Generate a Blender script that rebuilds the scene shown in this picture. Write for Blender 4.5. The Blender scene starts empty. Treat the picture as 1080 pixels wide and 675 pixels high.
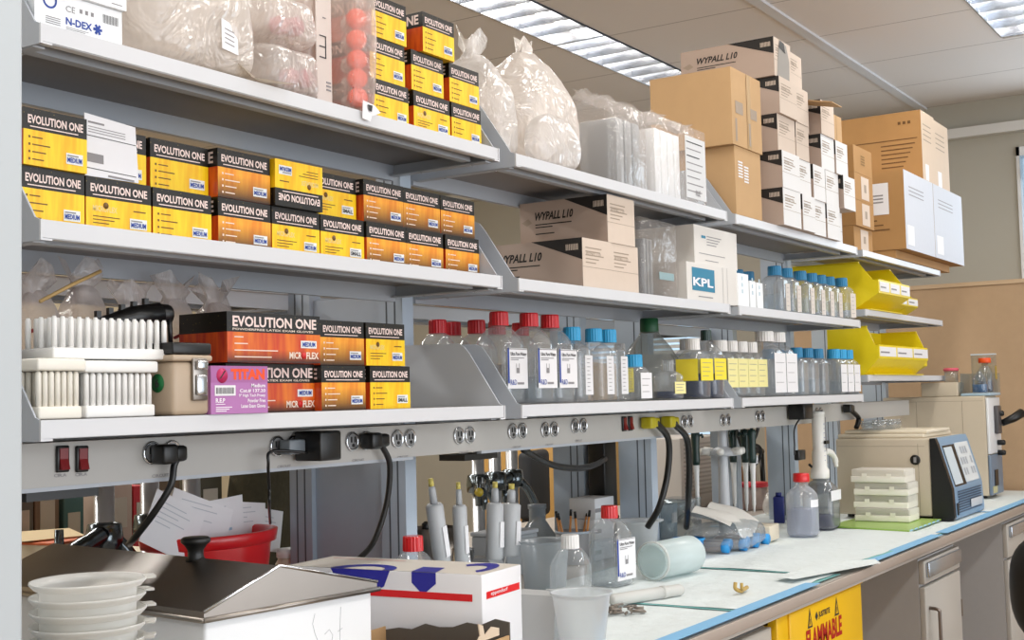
import bpy, bmesh, math, random
from mathutils import Vector, Matrix, noise
C = bpy.context.scene.collection
S = bpy.context.scene
PI = math.pi
# ------------------------------------------------------------------ camera (solved from the shelving)
CP = Vector((-1.1035, -1.4838, 1.405)); FOC = 1336.87
A_, B_, R_ = 0.5743, 0.0620, -0.0239
FW = Vector((math.cos(A_)*math.cos(B_), math.sin(A_)*math.cos(B_), math.sin(B_)))
_r = FW.cross(Vector((0, 0, 1))).normalized(); _u = _r.cross(FW)
RT = _r*math.cos(R_) + _u*math.sin(R_); UP = -_r*math.sin(R_) + _u*math.cos(R_)
cam = bpy.data.cameras.new('camera'); cam.sensor_width = 36; cam.lens = FOC/1080*36; cam.clip_start = .05
camo = bpy.data.objects.new('camera', cam); C.objects.link(camo)
m = Matrix((RT, UP, -FW)).transposed().to_4x4(); m.translation = CP; camo.matrix_world = m
S.camera = camo
cam.dof.use_dof = False
def ray(u, v): return FW*FOC + RT*(u-540) - UP*(v-337.5)
def AY(u, v, y): d = ray(u, v); return CP + d*((y-CP.y)/d.y)      # where a line of sight meets a real plane
def AX(u, v, x): d = ray(u, v); return CP + d*((x-CP.x)/d.x)
def AZ(u, v, z): d = ray(u, v); return CP + d*((z-CP.z)/d.z)
# ------------------------------------------------------------------ materials
def lin(h):
    if isinstance(h, str):
        h = h.lstrip('#'); c = [int(h[i:i+2], 16)/255 for i in (0, 2, 4)]
    else: c = [x/255 for x in h]
    return tuple(x/12.92 if x <= .04045 else ((x+.055)/1.055)**2.4 for x in c) + (1,)
MATS = {}
def mat(name, col, rough=.5, metal=0, noise_amt=0, nscale=40, bump=0, bscale=60, spec=.5, emit=None, es=0, coat=0):
    if name in MATS: return MATS[name]
    M = bpy.data.materials.new(name); M.use_nodes = True; nt = M.node_tree; p = nt.nodes['Principled BSDF']
    c = lin(col); p.inputs['Base Color'].default_value = c; p.inputs['Roughness'].default_value = rough
    p.inputs['Metallic'].default_value = metal; p.inputs['Specular IOR Level'].default_value = spec
    if coat: p.inputs['Coat Weight'].default_value = coat
    if emit: p.inputs['Emission Color'].default_value = lin(emit); p.inputs['Emission Strength'].default_value = es
    tc = None
    if noise_amt or bump: tc = nt.nodes.new('ShaderNodeTexCoord')
    if noise_amt:
        n = nt.nodes.new('ShaderNodeTexNoise'); n.inputs['Scale'].default_value = nscale; n.inputs['Detail'].default_value = 4
        nt.links.new(tc.outputs['Object'], n.inputs['Vector'])
        mx = nt.nodes.new('ShaderNodeMix'); mx.data_type = 'RGBA'
        mx.inputs['A'].default_value = tuple(x*(1-noise_amt) for x in c[:3])+(1,)
        mx.inputs['B'].default_value = tuple(min(1, x*(1+noise_amt)) for x in c[:3])+(1,)
        nt.links.new(n.outputs['Fac'], mx.inputs['Factor']); nt.links.new(mx.outputs['Result'], p.inputs['Base Color'])
    if bump:
        n2 = nt.nodes.new('ShaderNodeTexNoise'); n2.inputs['Scale'].default_value = bscale; n2.inputs['Detail'].default_value = 5
        nt.links.new(tc.outputs['Object'], n2.inputs['Vector'])
        b = nt.nodes.new('ShaderNodeBump'); b.inputs['Strength'].default_value = bump; b.inputs['Distance'].default_value = .01
        nt.links.new(n2.outputs['Fac'], b.inputs['Height']); nt.links.new(b.outputs['Normal'], p.inputs['Normal'])
    MATS[name] = M; return M
def film(name, tint='ffffff', haze=.08, hazecol='ffffff', gloss=.5, rough=.08, bump=0, bscale=25, dist=.02):
    """clear thin plastic or glass: lets light through, a little milky, glossy at grazing angles"""
    if name in MATS: return MATS[name]
    M = bpy.data.materials.new(name); M.use_nodes = True; nt = M.node_tree; nt.nodes.clear()
    N = nt.nodes.new; L = nt.links.new
    out = N('ShaderNodeOutputMaterial'); tr = N('ShaderNodeBsdfTransparent'); tr.inputs[0].default_value = lin(tint)
    df = N('ShaderNodeBsdfDiffuse'); df.inputs[0].default_value = lin(hazecol)
    tl = N('ShaderNodeBsdfTranslucent'); tl.inputs[0].default_value = lin(hazecol)
    gl = N('ShaderNodeBsdfGlossy'); gl.inputs['Roughness'].default_value = rough
    m0 = N('ShaderNodeMixShader'); m0.inputs[0].default_value = .4; L(df.outputs[0], m0.inputs[1]); L(tl.outputs[0], m0.inputs[2])
    m1 = N('ShaderNodeMixShader'); L(tr.outputs[0], m1.inputs[1]); L(m0.outputs[0], m1.inputs[2])
    lw = N('ShaderNodeLayerWeight'); lw.inputs['Blend'].default_value = .25
    ma = N('ShaderNodeMath'); ma.operation = 'MULTIPLY_ADD'; ma.inputs[1].default_value = gloss; ma.inputs[2].default_value = .04*gloss
    hz = N('ShaderNodeMath'); hz.operation = 'MULTIPLY_ADD'; hz.inputs[1].default_value = haze*1.5; hz.inputs[2].default_value = haze
    L(lw.outputs['Facing'], ma.inputs[0]); L(lw.outputs['Facing'], hz.inputs[0]); L(hz.outputs[0], m1.inputs[0])
    m2 = N('ShaderNodeMixShader'); L(ma.outputs[0], m2.inputs[0]); L(m1.outputs[0], m2.inputs[1]); L(gl.outputs[0], m2.inputs[2])
    L(m2.outputs[0], out.inputs[0])
    if bump:
        tc = N('ShaderNodeTexCoord'); n = N('ShaderNodeTexNoise'); n.inputs['Scale'].default_value = bscale; n.inputs['Detail'].default_value = 3
        n.inputs['Distortion'].default_value = 1.5
        b = N('ShaderNodeBump'); b.inputs['Strength'].default_value = bump; b.inputs['Distance'].default_value = dist
        L(tc.outputs['Object'], n.inputs[0]); L(n.outputs['Fac'], b.inputs['Height'])
        for x in (gl, df, lw): L(b.outputs['Normal'], x.inputs['Normal'])
    MATS[name] = M; return M
def streaky(name, c0, c1, zfade=None, scale=90):
    """printed carton colour with fine vertical flame-like streaks, and optionally a dark printed lower edge"""
    if name in MATS: return MATS[name]
    M = bpy.data.materials.new(name); M.use_nodes = True; nt = M.node_tree; p = nt.nodes['Principled BSDF']; N = nt.nodes.new; L = nt.links.new
    p.inputs['Roughness'].default_value = .35
    tc = N('ShaderNodeTexCoord'); mp = N('ShaderNodeMapping'); mp.inputs['Scale'].default_value = (1, 1, .12)
    n = N('ShaderNodeTexNoise'); n.inputs['Scale'].default_value = scale; n.inputs['Detail'].default_value = 2
    L(tc.outputs['Object'], mp.inputs[0]); L(mp.outputs[0], n.inputs[0])
    r = N('ShaderNodeValToRGB'); r.color_ramp.elements[0].position = .35; r.color_ramp.elements[1].position = .65
    r.color_ramp.elements[0].color = lin(c0); r.color_ramp.elements[1].color = lin(c1)
    L(n.outputs['Fac'], r.inputs[0]); src = r.outputs[0]
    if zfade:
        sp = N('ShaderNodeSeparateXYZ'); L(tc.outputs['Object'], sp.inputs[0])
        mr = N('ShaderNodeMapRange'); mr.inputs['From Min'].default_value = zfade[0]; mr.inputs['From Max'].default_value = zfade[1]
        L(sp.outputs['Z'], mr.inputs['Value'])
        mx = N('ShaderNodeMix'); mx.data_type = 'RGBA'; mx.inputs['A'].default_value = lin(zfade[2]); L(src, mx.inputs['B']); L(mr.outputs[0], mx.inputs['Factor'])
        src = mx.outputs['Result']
    L(src, p.inputs['Base Color']); MATS[name] = M; return M
def specked(name, base, dot, scale=160, thr=.12):
    if name in MATS: return MATS[name]
    M = bpy.data.materials.new(name); M.use_nodes = True; nt = M.node_tree; p = nt.nodes['Principled BSDF']; N = nt.nodes.new; L = nt.links.new
    p.inputs['Roughness'].default_value = .35
    tc = N('ShaderNodeTexCoord'); v = N('ShaderNodeTexVoronoi'); v.inputs['Scale'].default_value = scale
    L(tc.outputs['Object'], v.inputs['Vector'])
    r = N('ShaderNodeValToRGB'); r.color_ramp.interpolation = 'CONSTANT'; r.color_ramp.elements[0].color = lin(dot); r.color_ramp.elements[1].position = thr; r.color_ramp.elements[1].color = lin(base)
    L(v.outputs['Distance'], r.inputs[0]); L(r.outputs[0], p.inputs['Base Color']); MATS[name] = M; return M
# ------------------------------------------------------------------ text outlines
_TXT = {}
def text_geo(s, bold=.02, shear=0, serif=False):
    k = (s, bold, shear)
    if k in _TXT: return _TXT[k]
    cu = bpy.data.curves.new('lettering', 'FONT'); cu.body = s; cu.size = 1; cu.offset = bold; cu.shear = shear; cu.resolution_u = 2
    o = bpy.data.objects.new('lettering', cu); C.objects.link(o)
    dg = bpy.context.evaluated_depsgraph_get(); me = bpy.data.meshes.new_from_object(o.evaluated_get(dg))
    vs = [(v.co.x, v.co.y) for v in me.vertices]; fs = [tuple(p.vertices) for p in me.polygons]
    bpy.data.objects.remove(o); bpy.data.curves.remove(cu); bpy.data.meshes.remove(me)
    xs = [v[0] for v in vs] or [0, 1]; ys = [v[1] for v in vs] or [0, 1]
    x0, x1, y0, y1 = min(xs), max(xs), min(ys), max(ys)
    vs = [((x-x0)/(x1-x0), (y-y0)/max(1e-6, y1-y0)) for x, y in vs]
    _TXT[k] = (vs, fs); return _TXT[k]
# ------------------------------------------------------------------ mesh builder
class MB:
    def __init__(s): s.v = []; s.f = []; s.m = []; s.s = []; s.mats = []
    def mi(s, m):
        if m not in s.mats: s.mats.append(m)
        return s.mats.index(m)
    def add(s, vs, fs, m, smooth=False):
        b = len(s.v); k = s.mi(m); s.v += [tuple(v) for v in vs]
        for f in fs: s.f.append(tuple(b+i for i in f)); s.m.append(k); s.s.append(smooth)
        return s
    def box(s, x0, y0, z0, x1, y1, z1, m):
        return s.add([(x0,y0,z0),(x1,y0,z0),(x1,y1,z0),(x0,y1,z0),(x0,y0,z1),(x1,y0,z1),(x1,y1,z1),(x0,y1,z1)],
                     [(0,3,2,1),(4,5,6,7),(0,1,5,4),(1,2,6,5),(2,3,7,6),(3,0,4,7)], m)
    def rbox(s, x0, y0, z0, x1, y1, z1, m, r=.004, seg=2):
        bm = bmesh.new(); bmesh.ops.create_cube(bm, size=1)
        for v in bm.verts: v.co = Vector(((x0+x1)/2+v.co.x*(x1-x0), (y0+y1)/2+v.co.y*(y1-y0), (z0+z1)/2+v.co.z*(z1-z0)))
        bmesh.ops.bevel(bm, geom=bm.edges[:], offset=r, segments=seg, affect='EDGES', profile=.5)
        bm.verts.index_update(); s.add([v.co[:] for v in bm.verts], [[v.index for v in f.verts] for f in bm.faces], m, True); bm.free(); return s
    def prism(s, poly, axis, a, b, m):
        n = len(poly)
        def P(p, t): return {'x': (t, p[0], p[1]), 'y': (p[0], t, p[1]), 'z': (p[0], p[1], t)}[axis]
        vs = [P(p, a) for p in poly] + [P(p, b) for p in poly]
        fs = [tuple(range(n)), tuple(range(2*n-1, n-1, -1))] + [(i, (i+1) % n, n+(i+1) % n, n+i) for i in range(n)]
        return s.add(vs, fs, m)
    def quad(s, a, b, c, d, m): return s.add([a, b, c, d], [(0, 1, 2, 3)], m)
    def lathe(s, prof, m, n=24, c=(0, 0, 0), ax='z', sq=None, smooth=True, close=True):
        """profile of (radius, height[, squareness]) turned about an axis; squareness > 2 gives a rounded-square section"""
        vs = []; fs = []
        for q in prof:
            r, z = q[0], q[1]; e = q[2] if len(q) > 2 else (sq or 2)
            for i in range(n):
                t = 2*PI*(i+.5)/n; cx, sy = math.cos(t), math.sin(t)
                k = 1 if e == 2 else (abs(cx)**e + abs(sy)**e)**(-1/e)
                x, y = r*k*cx, r*k*sy
                vs.append({'z': (c[0]+x, c[1]+y, c[2]+z), 'x': (c[0]+z, c[1]+x, c[2]+y), 'y': (c[0]+x, c[1]+z, c[2]+y)}[ax])
        k = len(prof)
        for j in range(k-1):
            for i in range(n): fs.append((j*n+i, j*n+(i+1) % n, (j+1)*n+(i+1) % n, (j+1)*n+i))
        if close:
            if prof[0][0] > 1e-5: fs.append(tuple(range(n-1, -1, -1)))
            if prof[-1][0] > 1e-5: fs.append(tuple(range((k-1)*n, k*n)))
        return s.add(vs, fs, m, smooth)
    def tube(s, pts, r, m, n=8, cap=True):
        P = [Vector(p) for p in pts]; vs = []; fs = []; rr = r if isinstance(r, (list, tuple)) else [r]*len(P)
        up = Vector((0, 0, 1)); prev = None
        for i, p in enumerate(P):
            t = (P[min(i+1, len(P)-1)]-P[max(i-1, 0)]).normalized()
            if prev is None:
                a = t.cross(up)
                if a.length < .1: a = t.cross(Vector((1, 0, 0)))
            else: a = prev - t*prev.dot(t)
            a.normalize(); prev = a; b = t.cross(a)
            for k in range(n):
                q = 2*PI*k/n; vs.append(p + a*(rr[i]*math.cos(q)) + b*(rr[i]*math.sin(q)))
        for i in range(len(P)-1):
            for k in range(n): fs.append((i*n+k, i*n+(k+1) % n, (i+1)*n+(k+1) % n, (i+1)*n+k))
        if cap: fs.append(tuple(range(n-1, -1, -1))); fs.append(tuple(range((len(P)-1)*n, len(P)*n)))
        return s.add(vs, fs, m, True)
    def text(s, t, o, u, v, w, h, m, bold=.02, shear=0, eps=.0006):
        vs, fs = text_geo(t, bold, shear); o, u, v = Vector(o), Vector(u).normalized(), Vector(v).normalized(); n = u.cross(v)
        return s.add([o+u*(x*w)+v*(y*h)+n*eps for x, y in vs], fs, m)
    def patch(s, o, u, v, w, h, m, eps=.0004):
        o, u, v = Vector(o), Vector(u).normalized(), Vector(v).normalized(); n = u.cross(v)*eps
        return s.quad(o+n, o+u*w+n, o+u*w+v*h+n, o+v*h+n, m)
    def xf(s, M, start=0):
        for i in range(start, len(s.v)): s.v[i] = tuple(M @ Vector(s.v[i]))
        return s
    def mesh(s, name):
        me = bpy.data.meshes.new(name); me.from_pydata(s.v, [], s.f)
        for x in s.mats: me.materials.append(x)
        me.polygons.foreach_set('material_index', s.m); me.polygons.foreach_set('use_smooth', s.s); me.update(); return me
    def obj(s, name, parent=None, loc=(0, 0, 0), rot=0, **kw):
        o = bpy.data.objects.new(name, s.mesh(name)); C.objects.link(o)
        o.location = loc; o.rotation_euler = rot if isinstance(rot, tuple) else (0, 0, rot)
        if parent: o.parent = parent
        for k, v in kw.items():
            if v: o[k] = v
        return o
def thing(name, label, category, loc=(0, 0, 0), rot=0, group=None):
    o = bpy.data.objects.new(name, None); C.objects.link(o); o.location = loc; o.empty_display_size = .02
    o.rotation_euler = rot if isinstance(rot, tuple) else (0, 0, rot); o['label'] = label; o['category'] = category
    if group: o['group'] = group
    return o
def clone(src, loc, rot=None, label=None, group=None):
    def cp(o, par):
        c = o.copy(); C.objects.link(c)
        if par is not None: c.parent = par
        for ch in [k for k in o.children]: cp(ch, c)
        return c
    r = cp(src, None); r.location = loc
    if rot is not None: r.rotation_euler = rot if isinstance(rot, tuple) else (0, 0, rot)
    if label: r['label'] = label
    if group: r['group'] = group
    return r
def catmull(pts, k=8):
    P = [Vector(p) for p in pts]; P = [P[0]*2-P[1]] + P + [P[-1]*2-P[-2]]; out = []
    for i in range(1, len(P)-2):
        for j in range(k):
            t = j/k; a, b, c, d = P[i-1], P[i], P[i+1], P[i+2]
            out.append(.5*((2*b)+(c-a)*t+(2*a-5*b+4*c-d)*t*t+(3*b-a-3*c+d)*t**3))
    return out + [P[-2]]
UX, UY, UZ = (1, 0, 0), (0, 1, 0), (0, 0, 1); NX, NY = (-1, 0, 0), (0, -1, 0)
ORD = ['first', 'second', 'third', 'fourth', 'fifth', 'sixth', 'seventh', 'eighth', 'ninth', 'tenth', 'eleventh', 'twelfth']

# palette
steel_paint = mat('pale grey enamel', 'd4d5d8', .38, noise_amt=.02, nscale=8)
steel_blue = mat('grey enamel sheet', 'b4b9c0', .45, noise_amt=.03, nscale=6)
deck_grey = mat('shelf deck enamel', '8f8b88', .5, noise_amt=.03, nscale=10)
rail_grey = mat('service rail enamel', 'b9b6b1', .45, noise_amt=.02)
post_grey = mat('post enamel', 'aab6c3', .45, noise_amt=.03)
chrome = mat('chrome', 'd8dadd', .15, 1)
brushed = mat('brushed steel', '9a938c', .3, 1, noise_amt=.08, nscale=12)
black = mat('black plastic', '121212', .35)
blackm = mat('black rubber', '0c0c0d', .6)
white = mat('white plastic', 'ecebe8', .4)
paper = mat('white paper', 'ecebee', .7, noise_amt=.02)
labelw = mat('white label', 'e9e8ea', .6)
ink = mat('dark print', '2a2a2e', .6); inkgrey = mat('grey print', '8d8a8c', .6); inkblue = mat('blue print', '27459a', .6); inkpale = mat('cream print', 'e8d6c6', .5)
redp = mat('red plastic', 'd4161c', .3, coat=.3)
bluep = mat('blue cap plastic', '2aa0d4', .4); bluedk = mat('deep blue cap plastic', '1f7fae', .4)
# ================================================================== ROOM
def struct(name, mb, **kw): return mb.obj(name, kind='structure', **kw)
FX = 6.37; CZ = 3.04
wallm = mat('far wall paint', 'b4b2a8', .8, noise_amt=.02, nscale=3)
tanm = mat('partition fabric', 'b89c7c', .9, noise_amt=.05, nscale=25, bump=.1, bscale=300)
floorm = mat('brown floor tile', '8a6f4c', .5, noise_amt=.08, nscale=5)
ceilm = mat('ceiling tile', 'e2dedb', .9)
nt = ceilm.node_tree; N = nt.nodes.new; L = nt.links.new; p = nt.nodes['Principled BSDF']
tc = N('ShaderNodeTexCoord'); sp = N('ShaderNodeSeparateXYZ'); L(tc.outputs['Object'], sp.inputs[0])
a = N('ShaderNodeMath'); a.operation = 'MULTIPLY_ADD'; a.inputs[1].default_value = 1/.61; a.inputs[2].default_value = 20-5.74/.61; L(sp.outputs['X'], a.inputs[0])
b = N('ShaderNodeMath'); b.operation = 'FRACT'; L(a.outputs[0], b.inputs[0])
c = N('ShaderNodeMath'); c.operation = 'LESS_THAN'; c.inputs[1].default_value = .012; L(b.outputs[0], c.inputs[0])
mx = N('ShaderNodeMix'); mx.data_type = 'RGBA'; mx.inputs['A'].default_value = lin('e2dedb'); mx.inputs['B'].default_value = lin('aaa5a2')
L(c.outputs[0], mx.inputs['Factor']); L(mx.outputs['Result'], p.inputs['Base Color'])
struct('floor', MB().box(-5, -5.5, -.1, FX+.2, 5.2, 0, floorm))
mb = MB()
for y0, y1 in ((-5.5, -.53), (-.257, 1.2), (1.47, 5.2)): mb.box(-5, y0, CZ, FX+.2, y1, CZ+.1, ceilm)
for y0, y1, xs in ((-.53, -.257, 5.10), (1.2, 1.47, 5.10)):
    mb.box(xs, y0, CZ, FX+.2, y1, CZ+.1, ceilm)
mb.box(-5, -.53, CZ+.101, FX+.2, 1.47, CZ+.15, ceilm)
struct('ceiling', mb)
struct('trim_1', MB().box(-5, .43, CZ-.012, FX, .48, CZ, mat('ceiling rail', 'd8dade', .5)))
wm = MB(); W1 = (-1.7, -.05, .95, 2.745); W2 = (1.75, 2.75, .85, 2.745)
wm.box(FX, -5.5, 0, FX+.15, 5.2, .85, wallm); wm.box(FX, -5.5, 2.745, FX+.15, 5.2, CZ, wallm)
wm.box(FX, -5.5, .85, FX+.15, -1.7, 2.745, wallm); wm.box(FX, -.05, .85, FX+.15, 1.75, 2.745, wallm); wm.box(FX, 2.75, .85, FX+.15, 5.2, 2.745, wallm)
wm.box(FX, -1.7, .85, FX+.15, -.05, .95, wallm)
struct('wall_far', wm)
struct('trim_2', MB().box(FX-.07, -5.5, 2.83, FX, 5.2, 2.885, mat('ledge paint', 'd9dad8', .6)))
frm = mat('window frame enamel', 'e8ebee', .4); glassm = film('window glass', 'e9f4fa', .02, gloss=.4, rough=.02)
blindm = mat('blind slat', 'dfe6ee', .5)
for i, (y0, y1, z0, z1) in enumerate((W1, W2)):
    w = MB()
    for q in ((y0, y0+.05, z0, z1), (y1-.018, y1, z0, z1)): w.box(FX-.02, q[0], q[2], FX+.1, q[1], q[3], frm)
    w.box(FX-.02, y0, z1-.05, FX+.1, y1, z1, frm); w.box(FX-.02, y0, z0, FX+.1, y1, z0+.05, frm)
    o = struct('window_%d' % (i+1), w)
    MB().box(FX+.04, y0+.05, z0+.05, FX+.046, y1-.018, z1-.05, glassm).obj('window_pane', o)
    if i == 0: MB().rbox(FX-.06, y0+.02, z1-.19, FX-.005, y1-.05, z1-.06, mat('dark blind housing', '4a4a4c', .6)).obj('blind_housing', o)
    else:
        bl = MB()
        for k in range(46): bl.box(FX-.05, y0+.05, z0+.1+k*.036, FX-.03, y1-.05, z0+.1+k*.036+.022, blindm)
        bl.obj('blind', o)
cream = mat('back wall paint', 'd6c9ab', .85, noise_amt=.03, nscale=3)
struct('wall_back', MB().box(-5, 5.1, 0, FX, 5.2, CZ, cream))
struct('wall_left', MB().box(-5.1, -5.5, 0, -5, 5.2, CZ, cream))
struct('column_left', MB().rbox(-.75, -.24, 0, -.2, .2, CZ-.002, mat('column paint', 'bfc6ca', .55), .006))
t = thing('cubicle_partition', 'tan fabric partition screen standing across the far end of the bench', 'partition', (5.36, .2, 0)); t['kind'] = 'structure'
MB().box(0, -1.6, .05, .05, .9, 1.905, tanm).obj('screen_panel', t)
MB().box(-.008, -1.6, 1.905, .058, .9, 1.925, mat('partition cap', 'c4aa8a', .5)).obj('top_rail', t)
MB().box(-.02, -1.6, 0, .07, -1.5, .05, post_grey).box(-.02, .8, 0, .07, .9, .05, post_grey).obj('foot', t)
# ceiling fixtures: louvred fluorescent troffers, recessed
lamp = mat('fluorescent tube glow', 'ffffff', .5, emit='fffaf2', es=16)
refl = mat('louvre aluminium', 'c9ccd2', .22, .9)
darkgap = mat('fixture edge', '3a4048', .6)
def fixture(x0, y0, label):
    t = thing('ceiling_light', label, 'ceiling light', (x0, y0, CZ-.006), 0, 'louvred ceiling lights')
    w, l = .27, 1.216
    MB().box(0, 0, 0, l, .008, .06, darkgap).box(0, w-.008, 0, l, w, .06, refl).box(0, 0, 0, .01, w, .06, refl).box(l-.01, 0, 0, l, w, .06, refl).box(0, 0, .095, l, w, .1, refl).obj('housing', t)
    for k in range(1, 8): MB().prism([(k*l/8-.006, .05), (k*l/8, .004), (k*l/8+.002, .004), (k*l/8+.012, .05)], 'y', .009, w-.009, refl).obj('louvre', t)
    for yy in (.09, .18): MB().lathe([(.012, .012), (.013, .02), (.013, l-.02), (.012, l-.012)], lamp, 10, (0, yy, .072), 'x').obj('tube', t)
    return t
f0 = fixture(3.882, 1.2, 'ceiling light seen beyond the bagged plate sleeves, the farther of the two end-to-end ones')
clone(f0, (2.664, 1.2, CZ-.006), None, 'ceiling light above the yellow box stack, the nearer of two end to end')
clone(f0, (3.838, -.527, CZ-.006), None, 'single ceiling light over the aisle, cut by the picture edge')
# ================================================================== BENCH
BZ = .91
t = thing('lab_bench', 'long laboratory bench top with taupe edge carrying posts and equipment', 'bench', (0, 0, 0))
btop = mat('bench top laminate', 'b9b3ab', .4, noise_amt=.04); bedge = mat('bench edge', 'ab9d92', .5, noise_amt=.05, nscale=12)
MB().box(-.19, -.355, .875, 5.33, 1.27, BZ, btop).obj('worktop', t)
MB().rbox(-.19, -.362, .884, 5.33, -.3552, BZ, bedge, .002).obj('edge_band', t)
MB().box(-.19, -.308, .852, 5.33, -.29, .8748, mat('bench apron', '8f857c', .6)).obj('apron', t)
for x in (-.15, 2.1, 5.25):
    MB().box(x, 1.1, 0, x+.06, 1.16, .874, post_grey).obj('leg', t)
cabm = mat('cabinet enamel', 'bdb8b0', .45, noise_amt=.02); cabd = mat('cabinet side enamel', 'b8b6b5', .55, noise_amt=.03)
def cabinet(name, label, x0, x1, y0, y1, handle=True, fm=cabm, sm=cabd, zt=.85):
    t = thing(name, label, 'cabinet', (x0, y0, 0)); w = x1-x0; d = y1-y0
    MB().box(0, .02, .09, w, d, zt, sm).box(.02, .06, 0, w-.02, d, .09, black).obj('body', t)
    return t, w, d
xA0, xA1 = AY(975.5, 620, -.33).x, AY(1012.5, 600, -.33).x
t, w, d = cabinet('base_cabinet', 'narrow grey base cabinet with one door beyond the yellow safety cabinet', xA0, xA1, -.33, .25)
dr = MB().rbox(.002, 0, .1, w-.002, .0199, .76, cabm, .003).obj('door', t)
MB().tube(catmull([(.04, -.001, .69), (.04, -.03, .685), (.04, -.033, .66), (.04, -.033, .5), (.04, -.03, .475), (.04, -.001, .47)], 5), .006, mat('door pull', '8a7f78', .3, .8)).obj('handle', dr)
MB().box(w-.008, -.004, .6, w-.001, -.0003, .66, brushed).obj('hinge', dr)
MB().rbox(.002, 0, .77, w-.002, .0199, .845, cabm, .003).obj('drawer', t)
MB().rbox(.02, -.012, .79, w-.02, -.0003, .838, mat('drawer pull steel', 'c8d2de', .25, .8), .003).obj('drawer_pull', t)
xB0 = AY(1063, 580, -.33).x
t, w, d = cabinet('base_cabinet', 'grey base cabinet at the far end partly hidden by the black chair', xB0, xB0+.6, -.33, .25)
MB().rbox(.002, 0, .1, w-.002, .0199, .7, cabm, .003).obj('door', t)
MB().rbox(.002, 0, .71, w-.002, .0199, .845, cabm, .003).obj('drawer', t)
MB().rbox(.03, -.014, .79, w-.1, -.0003, .835, MATS['drawer pull steel'], .003).obj('drawer_pull', t)
# yellow flammable-storage cabinet
xF0, xF1 = AY(819.5, 665, -.338).x, AY(908, 640, -.338).x
yel = mat('safety yellow enamel', 'e8b705', .4, noise_amt=.03); yeld = mat('safety yellow side', 'c99a06', .45)
redi = mat('red warning print', 'b01a12', .5)
t = thing('flammable_storage_cabinet', 'yellow flammable storage cabinet with red warning lettering under the bench', 'cabinet', (xF0, -.338, 0)); w = xF1-xF0; tx_ = lambda u, v: AY(u, v, -.342).x-xF0
MB().box(0, .025, .03, w, .55, .848, yel).box(.0, .04, 0, w, .5, .03, black).obj('body', t)
MB().rbox(.0, 0, .05, w*.115, .0245, .866, yel, .002).obj('door_frame', t)
fz = .866
dr = MB().rbox(w*.12, -.004, .05, w-.004, .0245, fz, yel, .003).obj('door', t)
lt = MB(); yy = -.0042
a0, a1 = tx_(850, 670), tx_(887.5, 655); lt.text('FLAMMABLE', (a0, yy, .757), UX, UZ, a1-a0, .052, redi, .035); lt.obj('warning_lettering', t); lt = MB(); lt.text('KEEP FIRE AWAY', (a0, yy, .70), UX, UZ, a1-a0, .03, redi, .03); lt.obj('warning_lettering', t); lt = MB()
b0, b1 = tx_(863, 645), tx_(875, 642); lt.text('JUSTRITE', (b0, yy, .823), UX, UZ, b1-b0, .019, ink, .03)
lt.prism([(b0-.025, .833), (b0-.015, .845), (b0-.004, .833), (b0-.015, .822)], 'y', yy-.0006, yy-.0002, ink)
lt.obj('warning_lettering', t)
for q in (tx_(851.5, 655), tx_(880, 645)):
    a, b = q, .812
    lt = MB(); lt.add([(a, yy-.0005, b), (a+.035, yy-.0005, b), (a+.0175, yy-.0005, b+.05)], [(0, 1, 2)], ink)
    lt.add([(a+.008, yy-.0009, b+.005), (a+.027, yy-.0009, b+.005), (a+.0175, yy-.0009, b+.034)], [(0, 1, 2)], yel)
    lt.box(a+.016, yy-.0013, b+.008, a+.019, yy-.0009, b+.022, ink); lt.obj('warning_triangle', t)
MB().box(-.002, -.006, .868, w+.004, .02, .874, yeld).obj('top_flange', t)
# drawer unit left of the yellow cabinet
t, w, d = cabinet('drawer_unit', 'grey drawer cabinet on the near side of the yellow safety cabinet', .75, xF0-.012, -.33, .25)
for z0, z1 in ((.1, .47), (.48, .85)):
    q = MB().rbox(.003, 0, z0, w-.003, .0199, z1, cabm, .003).obj('drawer', t)
    MB().rbox(w/2-.08, -.03, z1-.06, w/2+.08, -.0003, z1-.045, brushed, .003).obj('handle', q)
    MB().lathe([(.009, 0), (.009, -.006), (.006, -.008)], black, 10, (w-.03, -.0003, z1-.07), 'y').obj('lock', q)
# ================================================================== UPRIGHTS
P_ = 1.2192; GAP = .066
dark_slot = mat('slot shadow metal', '50565e', .6)
def upright(x, label, panel):
    t = thing('shelf_upright', label, 'upright', (x, .28, BZ), 0, 'uprights carrying the shelves')
    mb = MB(); dp = .07 if panel else .112
    for yy in ((0, .28) if panel else (0, .238)):
        mb.box(-.02, yy, 0, .02, yy+dp, 1.06, post_grey)
        for o in (.022, .046): mb.box(-.0206, yy+o-.002, .02, -.0199, yy+o+.002, 1.05, dark_slot)
    mb.obj('post', t)
    if panel: MB().box(-.006, .0705, 0, .006, .2795, .74, post_grey).obj('infill_panel', t)
    return t
u0 = upright(P_-.033, 'slotted grey upright with infill panel behind the long looped cord', True)
upl = ['slotted grey upright behind the two yellow plugs', 'slotted grey upright behind the pump-top dispenser bottle', 'slotted upright at the far end beside the partition']
u1 = upright(P_*2-.033, upl[0], False)
for i in range(1, 3): clone(u1, (P_*(i+2)-.033, .28, BZ), None, upl[i])
clone(u0, (-.033, .28, BZ), None, 'slotted upright at the near end mostly hidden by the white column')
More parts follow.
